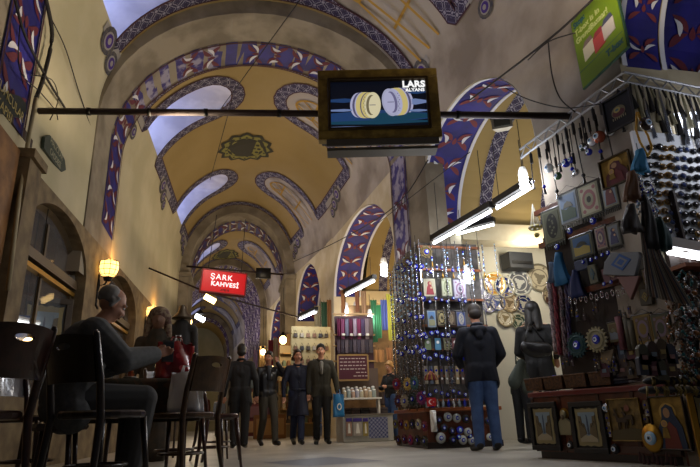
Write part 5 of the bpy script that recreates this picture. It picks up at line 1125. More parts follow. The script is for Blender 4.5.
for k, (px, py0, py1, y, hx, lab) in enumerate(((271, 340, 366, 19., '8a2a44', 'crimson garment hanging far down the right side'), (276, 338, 368, 18.3, 'b0a8a0', 'white garment hanging far down the right side'), (281, 336, 366, 17.4, '9a4a5a', 'pink garment hanging behind the young man'), (287, 334, 362, 16.6, '7a5a34', 'brown garment hanging left of the woman in blue'), (256, 350, 372, 24., '6a5a8a', 'lilac garment hanging in the far distance'), (262, 346, 370, 22., 'a88a5a', 'sand coloured garment hanging in the distance'), (330, 300, 330, 13.6, '8a5a2a', 'ochre garment hung above the olive jacketed man'), (324, 302, 332, 13.8, '3a5a3a', 'green garment hung above the olive jacketed man'), (317, 306, 330, 14., 'b0a07a', 'cream garment hung under the short distant tube'))):
    scarf(px-3, py0, px+3, py1, y, cmat(hx), lab, 'garments hanging along the right side', name='hanging_garment')

# the near face of the stall below the sunglasses
b = MB(); b.box((0, 0, 0), (.95, .04, 1.1), BP); o = b.build('back_board', ST); Mi = Matrix.Rotation(-CRZ, 3, 'Z'); o.location = Mi@(Vector((3.8, 3.63, 1.08))-ST.location); o.rotation_euler.z = -CRZ
def loop(px, py, h, m, m2, lab, r=.009):
    p = ony(px, py, 3.5); b = MB(); n = 22
    for k in range(n): a = 2*PI*k/n; b.ball((h*.32*math.sin(a), .01*math.sin(3*a), h*.5*math.cos(a)), r*(1+.5*(k % 3 == 0)), m2 if k % 4 == 0 else m, 6)
    b.ball((0, -.01, -h*.55), r*2, m2, 7); tag(b.build('bead_necklace', None, True, p), lab, 'necklace', lab.split(' necklace')[0]+' necklaces')
NC = (('amber', mat('amber_beads', '7a4a18', .3)), ('dark red', mat('dark_red_beads', '4a1418', .4)), ('black', BLACK), ('silver', SILV), ('turquoise', mat('turquoise_beads', '1f6a70', .4)), ('brown', BRB))
for k in range(30):
    i = (k*5) % 6; loop(672+(k % 6)*6.5+(k//6), 284+(k//6)*21+4*math.sin(k*2.), .15, NC[i][1], NC[(i+3) % 6][1], NC[i][0]+' necklace hanging on the near face of the stall below the tube light')
for k in range(16):
    px, py = 606+(k % 8)*9, 352+(k//8)*15+3*math.sin(k*1.9); p = ong(px, py, .0) if px < 638 else ony(px, py, 3.5); b = MB(); w = .045; hx = ('3a2a24', '4a3c2a', '2c3040', '4a2430', '3c3c30')[k % 5]
    b.slab([(-w, -.07), (w, -.07), (w*.9, .04), (w*.4, .07), (-w*.4, .07), (-w*.9, .04)], -.025, .01, cmat(hx)); b.tube([(-w*.4, -.01, .06), (0, -.01, .13), (w*.4, -.01, .06)], .004, CORD, 4); b.box((0, -.027, -.02), (w*.9, .004, .03), cmat(('8a7a4a', '7a5a5a', '5a6a7a')[k % 3]))
    tag(b.build('coin_purse', None, False, p, CRZ if px < 638 else 0), ('dark brown', 'khaki', 'navy', 'wine red', 'olive')[k % 5]+' coin purse hanging low on the stall above the counter', 'purse', ('dark brown', 'khaki', 'navy', 'wine red', 'olive')[k % 5]+' coin purses low on the stall')
# ================================================================= CHAIRS AND TABLE ON THE LEFT
CHW = mat('chair_dark_wood', '3a1d12', .3, col2='2a140c', scale=14, coat=.5); CHB = mat('chair_brown_wood', '4a3218', .35, col2='38240f', scale=14, coat=.4)
def chair(label, loc, rz, m=CHW, group='bentwood chairs outside the coffee house', sc=1.):
    R = empty('bentwood_chair', loc, rz, label, 'chair', group); R.scale = (sc,)*3
    b = MB(); pts = []
    for k in range(24):
        a = 2*PI*k/24; r = .2; x, y = .205*math.copysign(abs(math.cos(a))**.75, math.cos(a)), .205*math.copysign(abs(math.sin(a))**.75, math.sin(a)); pts.append((x, y))
    n = 24; vs = []
    for z, s in ((.435, .96), (.445, 1.), (.465, 1.), (.475, .95), (.468, .6)): vs += [(x*s, y*s, z) for x, y in pts]
    fs = [tuple(range(n))[::-1]]+[(r*n+k, r*n+(k+1) % n, (r+1)*n+(k+1) % n, (r+1)*n+k) for r in range(4) for k in range(n)]+[tuple(4*n+k for k in range(n))]
    b.faces(vs, fs, m); b.build('seat', R, False)
    for s in (-1, 1):
        b = MB(); b.tube([(s*.15, -.15, .44), (s*.165, -.175, .22), (s*.18, -.2, 0)], [.018, .016, .012], m, 8); b.build('leg', R, True)
        b = MB(); b.tube([(s*.2, .24, 0), (s*.18, .2, .22), (s*.172, .18, .44), (s*.175, .21, .62), (s*.178, .27, .85), (s*.172, .275, .865)], [.014, .017, .02, .019, .016, .01], m, 8); b.build('back_post', R, True)
    b = MB(); b.tube([(.15*math.cos(a), .01+.155*math.sin(a), .2) for a in [2*PI*k/24 for k in range(25)]], .009, m, 6); b.build('stretcher', R, True)
    b = MB(); N = 40; f = lambda x, z, d: (x, .225+(z-.62)*.22+.045*(1-(x/.17)**2)+d, z); rows = []
    for q in range(N):
        a = 2*PI*q/N; ca, sa = math.cos(a), math.sin(a); k = 1/max(abs(ca), abs(sa)); ox, oz = .165*ca*k, .725+.115*sa*k; ix, iz = .05*ca, .79+.017*sa
        if oz > .8: oz += .012*math.cos(ox/.165*PI/2)
        rows.append(((ox, oz), (ix, iz)))
    ring = []
    for s in range(5): ring.append([(o[0]+(i[0]-o[0])*s/4, o[1]+(i[1]-o[1])*s/4) for o, i in rows])
    vs = [f(x, z, -.007) for r in ring for x, z in r]+[f(x, z, .007) for r in ring for x, z in r]; K = 5*N; fs = []
    for s in range(4):
        for q in range(N): a, b_ = s*N+q, s*N+(q+1) % N; fs += [(a, b_, b_+N, a+N), (K+a, K+a+N, K+b_+N, K+b_)]
    for s in (0, 4):
        for q in range(N): a, b_ = s*N+q, s*N+(q+1) % N; fs.append((a, K+a, K+b_, b_))
    b.faces(vs, fs, m); b.build('backrest', R, False); return R
def gpt(px, y, z=0): p = ony(px, 400, y); return Vector((p.x, p.y, z))
chair('nearest dark bentwood chair, cut by the left edge', gpt(-30, 3.0), -2.2, CHW)
chair('very dark chair directly behind the grey suited seated man', gpt(104, 3.42), PI-.6, mat('chair_black_wood', '1a0d09', .35, coat=.4))
chair('brown chair with a hole in its backrest and white bags on the seat', gpt(183, 4.4), PI+.85, CHB)
chair('dark chair half hidden between the bag chair and the table', gpt(178, 5.1), .6, CHW)
chair('dark chair just beyond the bag chair', gpt(214, 5.4), PI-1.1, CHW); chair('farthest dark chair, beside the walking man', gpt(219, 7.), PI-1.2, CHW); chair('dark chair deep in shadow by the window behind the nearest chair', gpt(36, 4.2), 1.2, CHW)
T = empty('cafe_table', (-.62, 4.75, 0), .1, 'square coffee house table under a patterned brown cloth', 'table')
b = MB(); b.box((0, 0, .7), (.66, .66, .03), CHW); b.build('tabletop', T)
for sx in (-1, 1):
    for sy in (-1, 1): b = MB(); b.tube([(sx*.27, sy*.27, .69), (sx*.29, sy*.29, 0)], [.022, .016], CHW, 8); b.build('leg', T, True)
b = MB(); TC = mat('table_cloth_brown', '4a3420', .9, col2='2f2a1c', scale=16, thr=(.45, .5)); n = 48; vs = [(0, 0, .72)]; 
for r, (s, z) in enumerate(((.34, .722), (.35, .69), (.36, .55), (.375, .42))):
    for k in range(n):
        a = 2*PI*k/n; kk = 1/max(abs(math.cos(a)), abs(math.sin(a))); kk = min(kk, 1.3); f = 1+(.05*math.sin(9*a) if r > 1 else 0); vs.append((s*kk*math.cos(a)*f, s*kk*math.sin(a)*f, z))
fs = [(0, 1+k, 1+(k+1) % n) for k in range(n)]+[(1+r*n+k, 1+(r+1)*n+k, 1+(r+1)*n+(k+1) % n, 1+r*n+(k+1) % n) for r in range(3) for k in range(n)]; b.faces(vs, fs, TC)
tag(b.build('tablecloth', None, True, (-.62, 4.75, 0), .1), 'brown patterned cloth over the coffee table', 'tablecloth')
def teaglass(p, lab):
    R = empty('tea_glass', p, 0, lab, 'tea glass', 'tea glasses on the table'); b = MB(); b.lathe([(0, .012), (.022, .012), (.026, .03), (.019, .055), (.027, .09)], mat('tea_amber', '8a3a14', .1, coat=1., alpha=.85), n=14); b.build('glass', R, True); b = MB(); b.lathe([(0, 0), (.03, .002), (.055, .01), (.055, .013), (.0, .006)], WHITE, n=18); b.build('saucer', R, True)
teaglass((-.72, 4.5, .724), 'tulip tea glass on a white saucer at the near side of the table'); teaglass((-.5, 4.62, .724), 'tulip tea glass nearer the red bag')
# bags
def bag(name, c, w, h, d, rz, m, lab, par=True, crinkle=.012):
    R = empty(name, c, rz, lab, 'bag'); b = MB(); nx, nz = 8, 8; vs = []; fs = []
    P = []
    for i in range(nz+1):
        t = i/nz; ring = []
        for k in range(24):
            a = 2*PI*k/24; q = 1/max(abs(math.cos(a)), abs(math.sin(a)))**.75; s = 1-.12*t
            ring.append((w/2*q*math.cos(a)*s+crinkle*math.sin(5*a+3*t), d/2*q*math.sin(a)*(1-.5*t)+crinkle*math.cos(4*a+5*t), h*t+crinkle*math.sin(3*a)*t))
        vs += ring
    for i in range(nz):
        for k in range(24): fs.append((i*24+k, i*24+(k+1) % 24, (i+1)*24+(k+1) % 24, (i+1)*24+k))
    fs.append(tuple(range(24))[::-1]); b.faces(vs, fs, m); b.build('bag_body', R, True)
    b = MB(); 
    for s in (-1, 1): b.tube([(-w*.18, s*d*.2, h*.97), (-w*.12, s*d*.1, h*1.2), (w*.12, s*d*.1, h*1.2), (w*.18, s*d*.2, h*.97)], .006, m, 6)
    b.build('handle', R, True); return R
c = gpt(186, 4.38, .478); bag('white_paper_bag', c, .24, .27, .14, -.2, mat('bag_white', 'f4f4f6', .6), 'white paper shopping bag on the seat of the brown chair')
c = gpt(171, 4.5, .72); RB_ = bag('red_bag', Vector((-.42, 4.62, .724)), .27, .27, .18, .1, mat('bag_red', '7a0f12', .25, coat=.5), 'glossy red gift bag on the table behind the brown chair', crinkle=.02)
b = MB()
for k, (x, z) in enumerate(((-.05, .12), (.02, .17), (.05, .08), (-.07, .2))): b.disc((x, -.102, z), .02, mat('bag_red_print', 'b8383a', .4), 8)
b.build('printed_dots', RB_)
c = gpt(176, 4.2, .6); bag('white_plastic_bag', gpt(174, 4.75, .6), .14, .4, .08, .1, mat('bag_white2', 'd8d8de', .5), 'crumpled white plastic bag leaning between the red bag and the chair')
# robed dummy and hanging gear beside the lantern
def rcone(b, p0, r0, p1, r1, m, fy=1., n=12, h=6):
    """rounded cone = limb segment"""
    p0, p1 = Vector(p0), Vector(p1); ax = p1-p0; L = ax.length
    if L < 1e-5: ax = Vector((0, 0, 1)); L = 1
    ax.normalize(); u = ax.cross(Vector((0, 1, 0) if abs(ax.y) < .9 else (1, 0, 0))).normalized(); v = ax.cross(u).normalized(); vs = []; fs = []
    rows = [(-math.cos(PI*i/(2*h)), math.sin(PI*i/(2*h)), p0, r0) for i in range(h+1)]+[(math.sin(PI*i/(2*h)), math.cos(PI*i/(2*h)), p1, r1) for i in range(h+1)]
    for a, c, p, r in rows:
        for k in range(n):
            o = ax*(a*r)+(u*math.cos(2*PI*k/n)+v*math.sin(2*PI*k/n))*(max(c, .001)*r); o.y *= fy; vs.append(p+o)
    for i in range(len(rows)-1):
        for k in range(n): fs.append((i*n+k, i*n+(k+1) % n, (i+1)*n+(k+1) % n, (i+1)*n+k))
    fs.append(tuple(range(n))[::-1]); fs.append(tuple((len(rows)-1)*n+k for k in range(n))); b.faces(vs, fs, m)
def ell(b, c, r, m, n=14, R=None):
    c = Vector(c); vs = []; fs = []; h = n//2+1
    for i in range(h+1):
        a = PI*i/h
        for k in range(n):
            o = Vector((r[0]*math.sin(a)*math.cos(2*PI*k/n), r[1]*math.sin(a)*math.sin(2*PI*k/n), r[2]*math.cos(a)))
            if i in (0, h): o += Vector((1e-4*math.cos(2*PI*k/n), 1e-4*math.sin(2*PI*k/n), 0))
            vs.append(c+(R@o if R else o))
    for i in range(h):
        for k in range(n): fs.append((i*n+k, (i+1)*n+k, (i+1)*n+(k+1) % n, i*n+(k+1) % n))
    fs.append(tuple(range(n))); fs.append(tuple(h*n+k for k in range(n))[::-1]); b.faces(vs, fs, m)
def fuse(b, name, parent, m, vox=.011, smooth=2):
    o = b.build(name, None); r = o.modifiers.new('r', 'REMESH'); r.mode = 'VOXEL'; r.voxel_size = vox; r.use_smooth_shade = True
    s = o.modifiers.new('s', 'SMOOTH'); s.iterations = smooth; s.factor = .5
    dg = bpy.context.evaluated_depsgraph_get(); dg.update(); me = D.meshes.new_from_object(o.evaluated_get(dg)); me.name = name; me.materials.clear(); me.materials.append(m)
    me.polygons.foreach_set('use_smooth', [True]*len(me.polygons)); me.polygons.foreach_set('material_index', [0]*len(me.polygons)); old = o.data; o.modifiers.clear(); o.data = me; D.meshes.remove(old)
    if parent: o.parent = parent
    return o
SKIN = mat('skin', 'a8745a', .55); SKIN2 = mat('skin_pale', 'b8846a', .55); SHOE = mat('shoe_black', '0c0b0b', .3); EYEM = mat('eye_dark', '1a1210', .2); LIP = mat('lips', '7a3c34', .5)
DEF = dict(pel=(0, 0, .53), chest=(0, 0, .71), neck=(0, .005, .835), head=(0, -.008, .918), headR=(0, 0, 0),
           hipL=(.05, 0, .52), kneeL=(.055, 0, .285), ankL=(.055, .012, .045), toeL=(.065, -.085, .018), hipR=(-.05, 0, .52), kneeR=(-.055, 0, .285), ankR=(-.055, .012, .045), toeR=(-.065, -.085, .018),
           shL=(.1, .005, .795), elL=(.128, .015, .64), wrL=(.135, -.02, .49), hdL=(0, -.02, -1), shR=(-.1, .005, .795), elR=(-.128, .015, .64), wrR=(-.135, -.02, .49), hdR=(0, -.02, -1))
def person(label, loc, rz, H, J, top, bottom, hair, skin=SKIN, coat='jacket', hem=.47, shoe=SHOE, hairlen=0, name='person', vox=.011, sleeve=True, pants=True, hairkind='short', legw=1., bulk=1., group=None):
    j = {k: Vector(v)*(H if k not in ('hdL', 'hdR', 'headR') else 1) for k, v in {**DEF, **J}.items()}
    b = MB(); m = skin
    # torso, neck, limbs
    for s in (-1, 1): rcone(b, j['pel']+Vector((s*.035*H, 0, 0)), .05*H, j['chest']+Vector((s*.04*H, 0, .01*H)), .055*H, m, .8)
    rcone(b, j['chest'], .055*H, j['neck'], .033*H, m); rcone(b, j['neck'], .032*H, j['head']-Vector((0, 0, .02*H)), .03*H, m)
    for s in 'LR':
        sh, el, wr = j['sh'+s], j['el'+s], j['wr'+s]
        rcone(b, j['neck']-Vector((0, 0, .025*H)), .03*H, sh, .03*H, m); rcone(b, sh, .028*H, el, .021*H, m); rcone(b, el, .021*H, wr, .0145*H, m)
        rcone(b, j['hip'+s], .05*H, j['knee'+s], .031*H, m); rcone(b, j['knee'+s], .031*H, j['ank'+s], .02*H, m); rcone(b, j['ank'+s], .02*H, j['toe'+s], .017*H, m)
        d = j['hd'+s].normalized(); side = d.cross(Vector((0, 1, 0)) if abs(d.y) < .8 else Vector((1, 0, 0))).normalized(); sd = 1 if s == 'L' else -1; nrm = d.cross(side)
        pal = wr+d*.035*H
        for q in (-1, 0, 1): rcone(b, wr+d*.004*H+side*q*.006*H, .011*H, pal+side*q*.012*H, .0085*H, m, n=8, h=3)
        for q, L in ((-1.5, .034), (-.5, .043), (.5, .041), (1.5, .031)):
            a0 = pal+side*q*.0095*H; a1 = a0+d*L*.5*H; a2 = a1+(d*.8+nrm*.5*(1 if s == 'L' else 1)).normalized()*L*.5*H; rcone(b, a0, .0056*H, a1, .0052*H, m, n=8, h=3); rcone(b, a1, .0052*H, a2, .0042*H, m, n=8, h=3)
        th = side*(-1 if s == 'L' else 1); t0 = wr+d*.012*H+th*.012*H; t1 = t0+(d+th*.8).normalized()*.022*H; rcone(b, t0, .0075*H, t1, .0062*H, m, n=8, h=3); rcone(b, t1, .006*H, t1+(d+nrm*.3).normalized()*.018*H, .005*H, m, n=8, h=3)
    # head
    R = Euler(j['headR']).to_matrix(); hc = j['head']; P = lambda x, y, z: hc+R@Vector((x*H, y*H, z*H))
    ell(b, P(0, .008, .02), (.043*H, .053*H, .055*H), m, 16, R); ell(b, P(0, -.012, -.012), (.034*H, .036*H, .05*H), m, 14, R); rcone(b, P(0, -.03, -.045), .014*H, P(0, -.02, -.03), .024*H, m)
    rcone(b, P(0, -.044, .012), .006*H, P(0, -.055, -.012), .0085*H, m, n=8, h=3)
    for s in (-1, 1): ell(b, P(s*.043, .008, -.002), (.006*H, .011*H, .018*H), m, 8, R); rcone(b, P(s*.02, -.038, -.016), .012*H, P(s*.012, -.038, -.03), .01*H, m, n=8, h=3); rcone(b, P(s*.026, -.04, .018), .006*H, P(s*.008, -.046, .018), .006*H, m, n=8, h=3)
    root = fuse(b, name, None, m, vox); root.location = loc; root.rotation_euler.z = rz; tag(root, label, 'person', group)
    for s in (-1, 1):
        b = MB(); b.ball(P(s*.0165, -.0425, .008), .0062*H, WHITE, 8); b.ball(P(s*.0165, -.0475, .008), .0036*H, EYEM, 6); b.build('eye', root, True)
        b = MB(); b.tube([P(s*.028, -.042, .019), P(s*.018, -.0495, .023), P(s*.008, -.0495, .021)], .0022*H, hair, 5); b.build('eyebrow', root, True)
    b = MB(); b.tube([P(-.012, -.0465, -.031), P(0, -.0515, -.03), P(.012, -.0465, -.031)], .0028*H, LIP, 5); b.build('mouth', root, True)
    # hair
    b = MB()
    if hairkind == 'short': ell(b, P(0, .015, .034), (.05*H, .056*H, .055*H), hair, 16, R); ell(b, P(0, .03, .0), (.047*H, .04*H, .046*H), hair, 14, R); rcone(b, P(-.028, -.028, .053), .013*H, P(.028, -.028, .053), .013*H, hair)
    elif hairkind == 'bald': rcone(b, P(-.042, .02, .01), .012*H, P(0, .055, .01), .014*H, hair); rcone(b, P(.042, .02, .01), .012*H, P(0, .055, .01), .014*H, hair); ell(b, P(0, .03, .035), (.046*H, .045*H, .044*H), hair, 14, R); [rcone(b, P(s*.044, .0, .025), .008*H, P(s*.043, .015, -.01), .01*H, hair) for s in (-1, 1)]
    else:
        ell(b, P(0, .018, .03), (.052*H, .056*H, .056*H), hair, 16, R); L = hairlen
        for s in (-1, 1): rcone(b, P(s*.036, .015, .015), .02*H, P(s*.05, .03, -L), .016*H, hair); rcone(b, P(s*.018, .035, .01), .028*H, P(s*.028, .045, -L), .02*H, hair)
        rcone(b, P(-.02, -.03, .055), .014*H, P(.03, -.02, .05), .014*H, hair)
    fuse(b, 'hair', root, hair, vox*.9)
    # top garment
    b = MB(); m = top; K = bulk
    for s in (-1, 1): rcone(b, j['pel']+Vector((s*.03*H, 0, .02*H)), .062*H*K, j['chest']+Vector((s*.038*H, 0, .02*H)), .068*H*K, m, .82)
    rcone(b, j['chest'], .066*H*K, j['neck']-Vector((0, 0, .022*H)), .036*H, m)
    for s in 'LR':
        sh, el, wr = j['sh'+s], j['el'+s], j['wr'+s]; rcone(b, j['neck']-Vector((0, 0, .03*H)), .034*H, sh-Vector((0, 0, .006*H)), .035*H*K, m); rcone(b, sh-Vector((0, 0, .008*H)), .038*H*K, el, .031*H*K, m); rcone(b, el, .031*H*K, wr.lerp(el, .06), .022*H*K, m)
        hp, kn = j['hip'+s], j['knee'+s]
        if hem < .53:
            t = min(1.25, max(.02, (.53-hem)/.235)); end = hp.lerp(kn, t) if abs(kn.z-hp.z) > .12*H else hp+Vector((0, .0, -.02*H)); out = Vector(((.012 if s == 'L' else -.012)*H, 0, 0))
            rcone(b, j['pel']+(hp-j['pel'])*.7+Vector((0, 0, .02*H)), .062*H*K, end+out, (.05+.03*max(0, t-.3))*H*K, m, .95)
    if hem < .4: rcone(b, j['pel'], .062*H, Vector((0, (j['kneeL'].y+j['kneeR'].y)/2, (hem+.02)*H)), .06*H, m, .9)
    g = fuse(b, coat, root, m, vox*1.05)
    if abs(j['kneeL'].z-j['hipL'].z) > .12*H:
        for v in g.data.vertices:
            if v.co.z < (hem-.0)*H and abs(v.co.x) < .105*H: v.co.z = hem*H+(v.co.z-hem*H)*.12
    b = MB(); c = j['neck']-Vector((0, 0, .012*H)); b.tube([c+Vector((.036*H*math.cos(a), .034*H*math.sin(a), .01*H+.012*H*math.sin(a))) for a in [2*PI*k/16 for k in range(17)]], .014*H, m, 6); b.build('collar', g, True)
    if pants:
        b = MB(); m = bottom
        for s in 'LR': rcone(b, j['hip'+s]+Vector((0, 0, .015*H)), .058*H*legw, j['knee'+s], .042*H*legw, m); rcone(b, j['knee'+s], .042*H*legw, j['ank'+s]+Vector((0, 0, .0)), .034*H*legw, m)
        rcone(b, j['pel']-Vector((.03*H, 0, 0)), .056*H, j['pel']+Vector((.03*H, 0, 0)), .056*H, m, .9); fuse(b, 'trousers', root, m, vox*1.05)
    for s in 'LR':
        b = MB(); an, to = j['ank'+s], j['toe'+s]; rcone(b, an-Vector((0, -.01*H, .008*H)), .029*H, to, .025*H, shoe); o = fuse(b, 'shoe', root, shoe, vox)
        me = o.data
        for v in me.vertices:
            lo = min(an.z-.045*H, to.z-.018*H); 
            if v.co.z < lo: v.co.z = lo
    root['_h'] = H; del root['_h']
    return root, j, P
NAVY = mat('suit_black', '0a0a0e', .75); OLIV = mat('jacket_dark_olive', '242116', .8); BCOAT = mat('coat_navy', '0b1128', .8); LEA = mat('leather_black', '121114', .35); KHAK = mat('khaki_trousers', '3c372c', .8); JEAN = mat('blue_jeans', '38527e', .8, col2='2c4470', scale=8); HOOD = mat('hoodie_dark_navy', '0c1120', .85); GSUIT = mat('grey_suit', '56585a', .85, col2='4c4e50', scale=30)
HB = mat('hair_black', '0f0b09', .5); HBR = mat('hair_brown', '2a1a10', .5); HGR = mat('hair_grey', '8a8884', .6); HBL = mat('hair_blonde', '9a7440', .5); DN = mat('trousers_black', '0a0a0c', .8); DJ = mat('dark_jeans', '141e3c', .8)
# walking away, black suit
person('man in a black suit walking away down the hall', (.19, 10.3, 0), PI, 1.74, dict(kneeL=(.05, -.04, .285), ankL=(.05, .02, .05), toeL=(.06, -.06, .018), ankR=(-.05, .02, .045), elL=(.145, .03, .64), wrL=(.16, .0, .49), elR=(-.15, .02, .64), wrR=(-.165, -.02, .49)), NAVY, DN, HB, hem=.43, legw=1.1, bulk=1.1)
R, j, P = person('young man in a black leather jacket holding a hand to his ear', (.69, 10.7, 0), .25, 1.66, dict(kneeL=(.05, -.09, .295), ankL=(.05, -.12, .045), toeL=(.06, -.21, .03), kneeR=(-.045, .0, .28), ankR=(-.04, .13, .07), toeR=(-.045, .05, .02), elL=(.19, -.04, .73), wrL=(.085, -.06, .87), hdL=(-.3, .1, 1), wrR=(-.16, -.04, .5), headR=(0, 0, -.5)), LEA, KHAK, HB, hem=.5, bulk=1.1)
b = MB(); b.tube([Vector(j['neck'])+Vector((-.02, -.07, .0)), Vector(j['chest'])+Vector((-.01, -.12, -.05))], [.03, .045], mat('shirt_dark_grey', '25262c', .8), 8); b.build('shirt', R, True)
R, j, P = person('woman in a long navy coat walking arm in arm', (1.23, 10.65, 0), .05, 1.69, dict(kneeL=(.025, -.09, .29), ankL=(.015, -.12, .045), toeL=(.015, -.21, .03), kneeR=(-.035, .01, .28), ankR=(-.03, .13, .07), toeR=(-.03, .04, .02), elR=(-.15, .0, .64), wrR=(-.155, -.03, .49), elL=(.145, .0, .64), wrL=(.16, -.06, .52), headR=(0, 0, .1)), BCOAT, DJ, HBR, SKIN2, coat='long_coat', hem=.3, hairkind='long', hairlen=.03, bulk=1.0)
b = MB(); 
for k in range(4): b.ball((.0, -.15*1-.0*k, 1.2-.12*k), .012, BLACK, 6)
b.tube([(-.13, -.1, .95), (0, -.14, .95), (.13, -.1, .95)], .018, mat('coat_belt', '0a1228', .7), 6); b.build('belt', R, True)
R, j, P = person('tall man in a dark olive jacket carrying a blue plastic bag', (1.66, 10.6, 0), -.05, 1.78, dict(kneeL=(.055, -.02, .285), ankL=(.055, .0, .045), ankR=(-.05, .03, .05), kneeR=(-.05, -.03, .285), elL=(.15, .0, .64), wrL=(.165, -.04, .5), headR=(.0, 0, -.12)), OLIV, DN, HB, SKIN2, hem=.46, bulk=1.12)
b = MB(); CK = mat('shirt_grey_check', '7a7874', .8); rcone(b, Vector(j['chest'])+Vector((0, -.085, .15)), .04, Vector(j['chest'])+Vector((0, -.115, -.04)), .022, CK); b.build('shirt', R, True)
b = MB(); b.tube([(0.0, -.152, 1.31), (0, -.16, .86)], .006, BLACK, 5); b.build('zip', R)
hx = R.matrix_basis@(j['wrL']+Vector((0, -.02, -.08)))
b_ = bag('blue_plastic_bag', Vector((1.66+.3, 10.5, .45)), .2, .4, .1, .1, mat('bag_blue', '1f6fa8', .35, coat=.3), 'bright blue plastic bag carried by the man in olive')
b = MB(); b.disc((0, -.056, .18), .045, WHITE, 12, 1, 1.4); b.disc((0, -.0575, .18), .028, MATS['bag_blue'], 12, 1, 1.4); b.build('printed_logo', b_)
# blonde shopper
R, j, P = person('blonde shopper in a black top looking at goods, seen from the side', (3.13, 11.1, 0), -1.1, 1.5, dict(elL=(.13, -.04, .65), wrL=(.09, -.15, .66), hdL=(0, -1, .1), elR=(-.13, -.04, .65), wrR=(-.07, -.16, .66), hdR=(0, -1, .1), headR=(.35, 0, 0)), DN, JEAN, HBL, SKIN2, hem=.5, hairkind='long', hairlen=.02)
b = MB(); b.box((-.17, .04, .85), (.13, .34, .26), mat('brown_handbag', '5a4a44', .5)); tag(b.build('handbag', None, False, (3.13, 11.1, -.07), -1.1, bevel=.03), 'grey brown handbag on the blonde shopper\'s shoulder', 'bag')
# hooded man
R, j, P = person('man in a dark hooded top and blue jeans seen from behind', onz(491, 451, 0)+Vector((0, .05, 0)), PI-.25, 1.75, dict(kneeL=(.05, -.02, .285), ankL=(.06, .01, .045), toeL=(.09, -.07, .018), ankR=(-.06, .0, .045), kneeR=(-.055, -.02, .285), elL=(.155, -.02, .64), wrL=(.12, -.12, .57), hdL=(0, -1, 0), elR=(-.155, -.02, .64), wrR=(-.12, -.12, .57), hdR=(0, -1, 0), head=(0, -.035, .92), headR=(.35, 0, 0)), HOOD, JEAN, mat('hair_dark_grey', '2c2420', .6), hem=.455, coat='hooded_top', bulk=1.22, legw=1.05)
b = MB(); rcone(b, (-.06, .1, 1.41), .05, (.06, .1, 1.41), .05, HOOD, 1.1); rcone(b, (0, .12, 1.33), .05, (0, .1, 1.41), .055, HOOD); fuse(b, 'hood', R, HOOD)
b = MB(); b.tube([(.065*math.cos(a), .02+.06*math.sin(a), 1.485+.01*math.sin(a)) for a in [2*PI*k/16 for k in range(17)]], .012, mat('grey_shirt_collar', '6a6e7a', .7), 6); b.build('shirt_collar', R, True)
# woman in black
BW = ony(544, 400, 6.9); BLK = mat('black_knit', '08080a', .8)
R, j, P = person('dark haired woman in black over a yellow top, seen from behind', Vector((BW.x, BW.y, 0)), PI-.7, 1.86, dict(kneeL=(.045, -.02, .285), ankL=(.05, .01, .045), toeL=(.05, -.08, .018), ankR=(-.05, .04, .045), kneeR=(-.045, .0, .285), elL=(.14, -.02, .64), wrL=(.1, -.12, .6), elR=(-.14, .0, .64), wrR=(-.1, -.14, .6), headR=(.1, 0, .1)), BLK, BLK, HB, SKIN2, hem=.4, hairkind='long', hairlen=.13, legw=.8, shoe=mat('trainer_grey', '3a3438', .5))
b = MB(); rcone(b, (-.1, -.07, 1.0), .085, (-.1, -.07, 1.32), .055, mat('yellow_top', '8a8410', .7), .9); fuse(b, 'yellow_top', R, MATS['yellow_top'])
p = ony(536, 346, BW.y-.32); Q = empty('shoulder_bag', p, .15, 'black leather shoulder bag under the dark haired woman\'s arm', 'bag'); b = MB(); rcone(b, (-.15, 0, -.02), .085, (.15, 0, -.04), .09, LEA, .6); ell(b, (0, 0, -.05), (.21, .06, .1), LEA); o = fuse(b, 'bag_body', Q, LEA); b = MB(); b.tube([(-.17, 0, .04), (-.08, .03, .2), (.02, .1, .3), (.1, .12, .25), (.18, .02, .03)], .013, LEA, 6); b.build('strap', Q, True)
p = onz(519, 447, 0)+Vector((.45, .6, 0))
R, j, P = person('person in a dark teal coat bending behind the hooded man', p, PI-1.2, 1.6, dict(chest=(0, -.14, .64), neck=(0, -.23, .7), head=(0, -.3, .75), shL=(.105, -.2, .68), shR=(-.105, -.2, .68), elL=(.12, -.28, .54), wrL=(.1, -.33, .45), elR=(-.12, -.28, .54), wrR=(-.1, -.33, .45), headR=(.8, 0, 0)), mat('coat_teal', '10262a', .8), BLK, HBR, hem=.45)
p = ony(519, 372, BW.y-.15); Q = empty('cloth_bag', p, .3, 'long grey green cloth bag hanging between the hooded man and the woman', 'bag'); b = MB(); GB_ = mat('bag_grey_green', '3c423a', .8); rcone(b, (-.1, 0, -.12), .1, (.06, 0, .1), .07, GB_, .5); rcone(b, (.12, 0, -.2), .09, (.04, 0, .1), .06, GB_, .5); fuse(b, 'bag_body', Q, GB_); b = MB(); b.tube([(-.03, 0, .1), (.0, .03, .2), (.05, .0, .12)], .012, GB_, 6); b.build('strap', Q, True)
# child and far walkers
person('far off child in a light blue shirt', (-.3, 20., 0), .3, 1.35, {}, mat('shirt_light_blue', '8a9ab8', .7), mat('trousers_grey', '4a4448', .8), HBR, hem=.5, vox=.014)
person('distant walker in a red brown jacket', (-1.0, 25., 0), .1, 1.7, {}, mat('jacket_rust', '5a2a24', .7), DN, HBR, hem=.5, vox=.016)
person('distant walker in a beige jacket', (-.4, 27.5, 0), -.2, 1.72, {}, mat('jacket_beige', '7a6a54', .7), DN, HB, hem=.5, vox=.016)
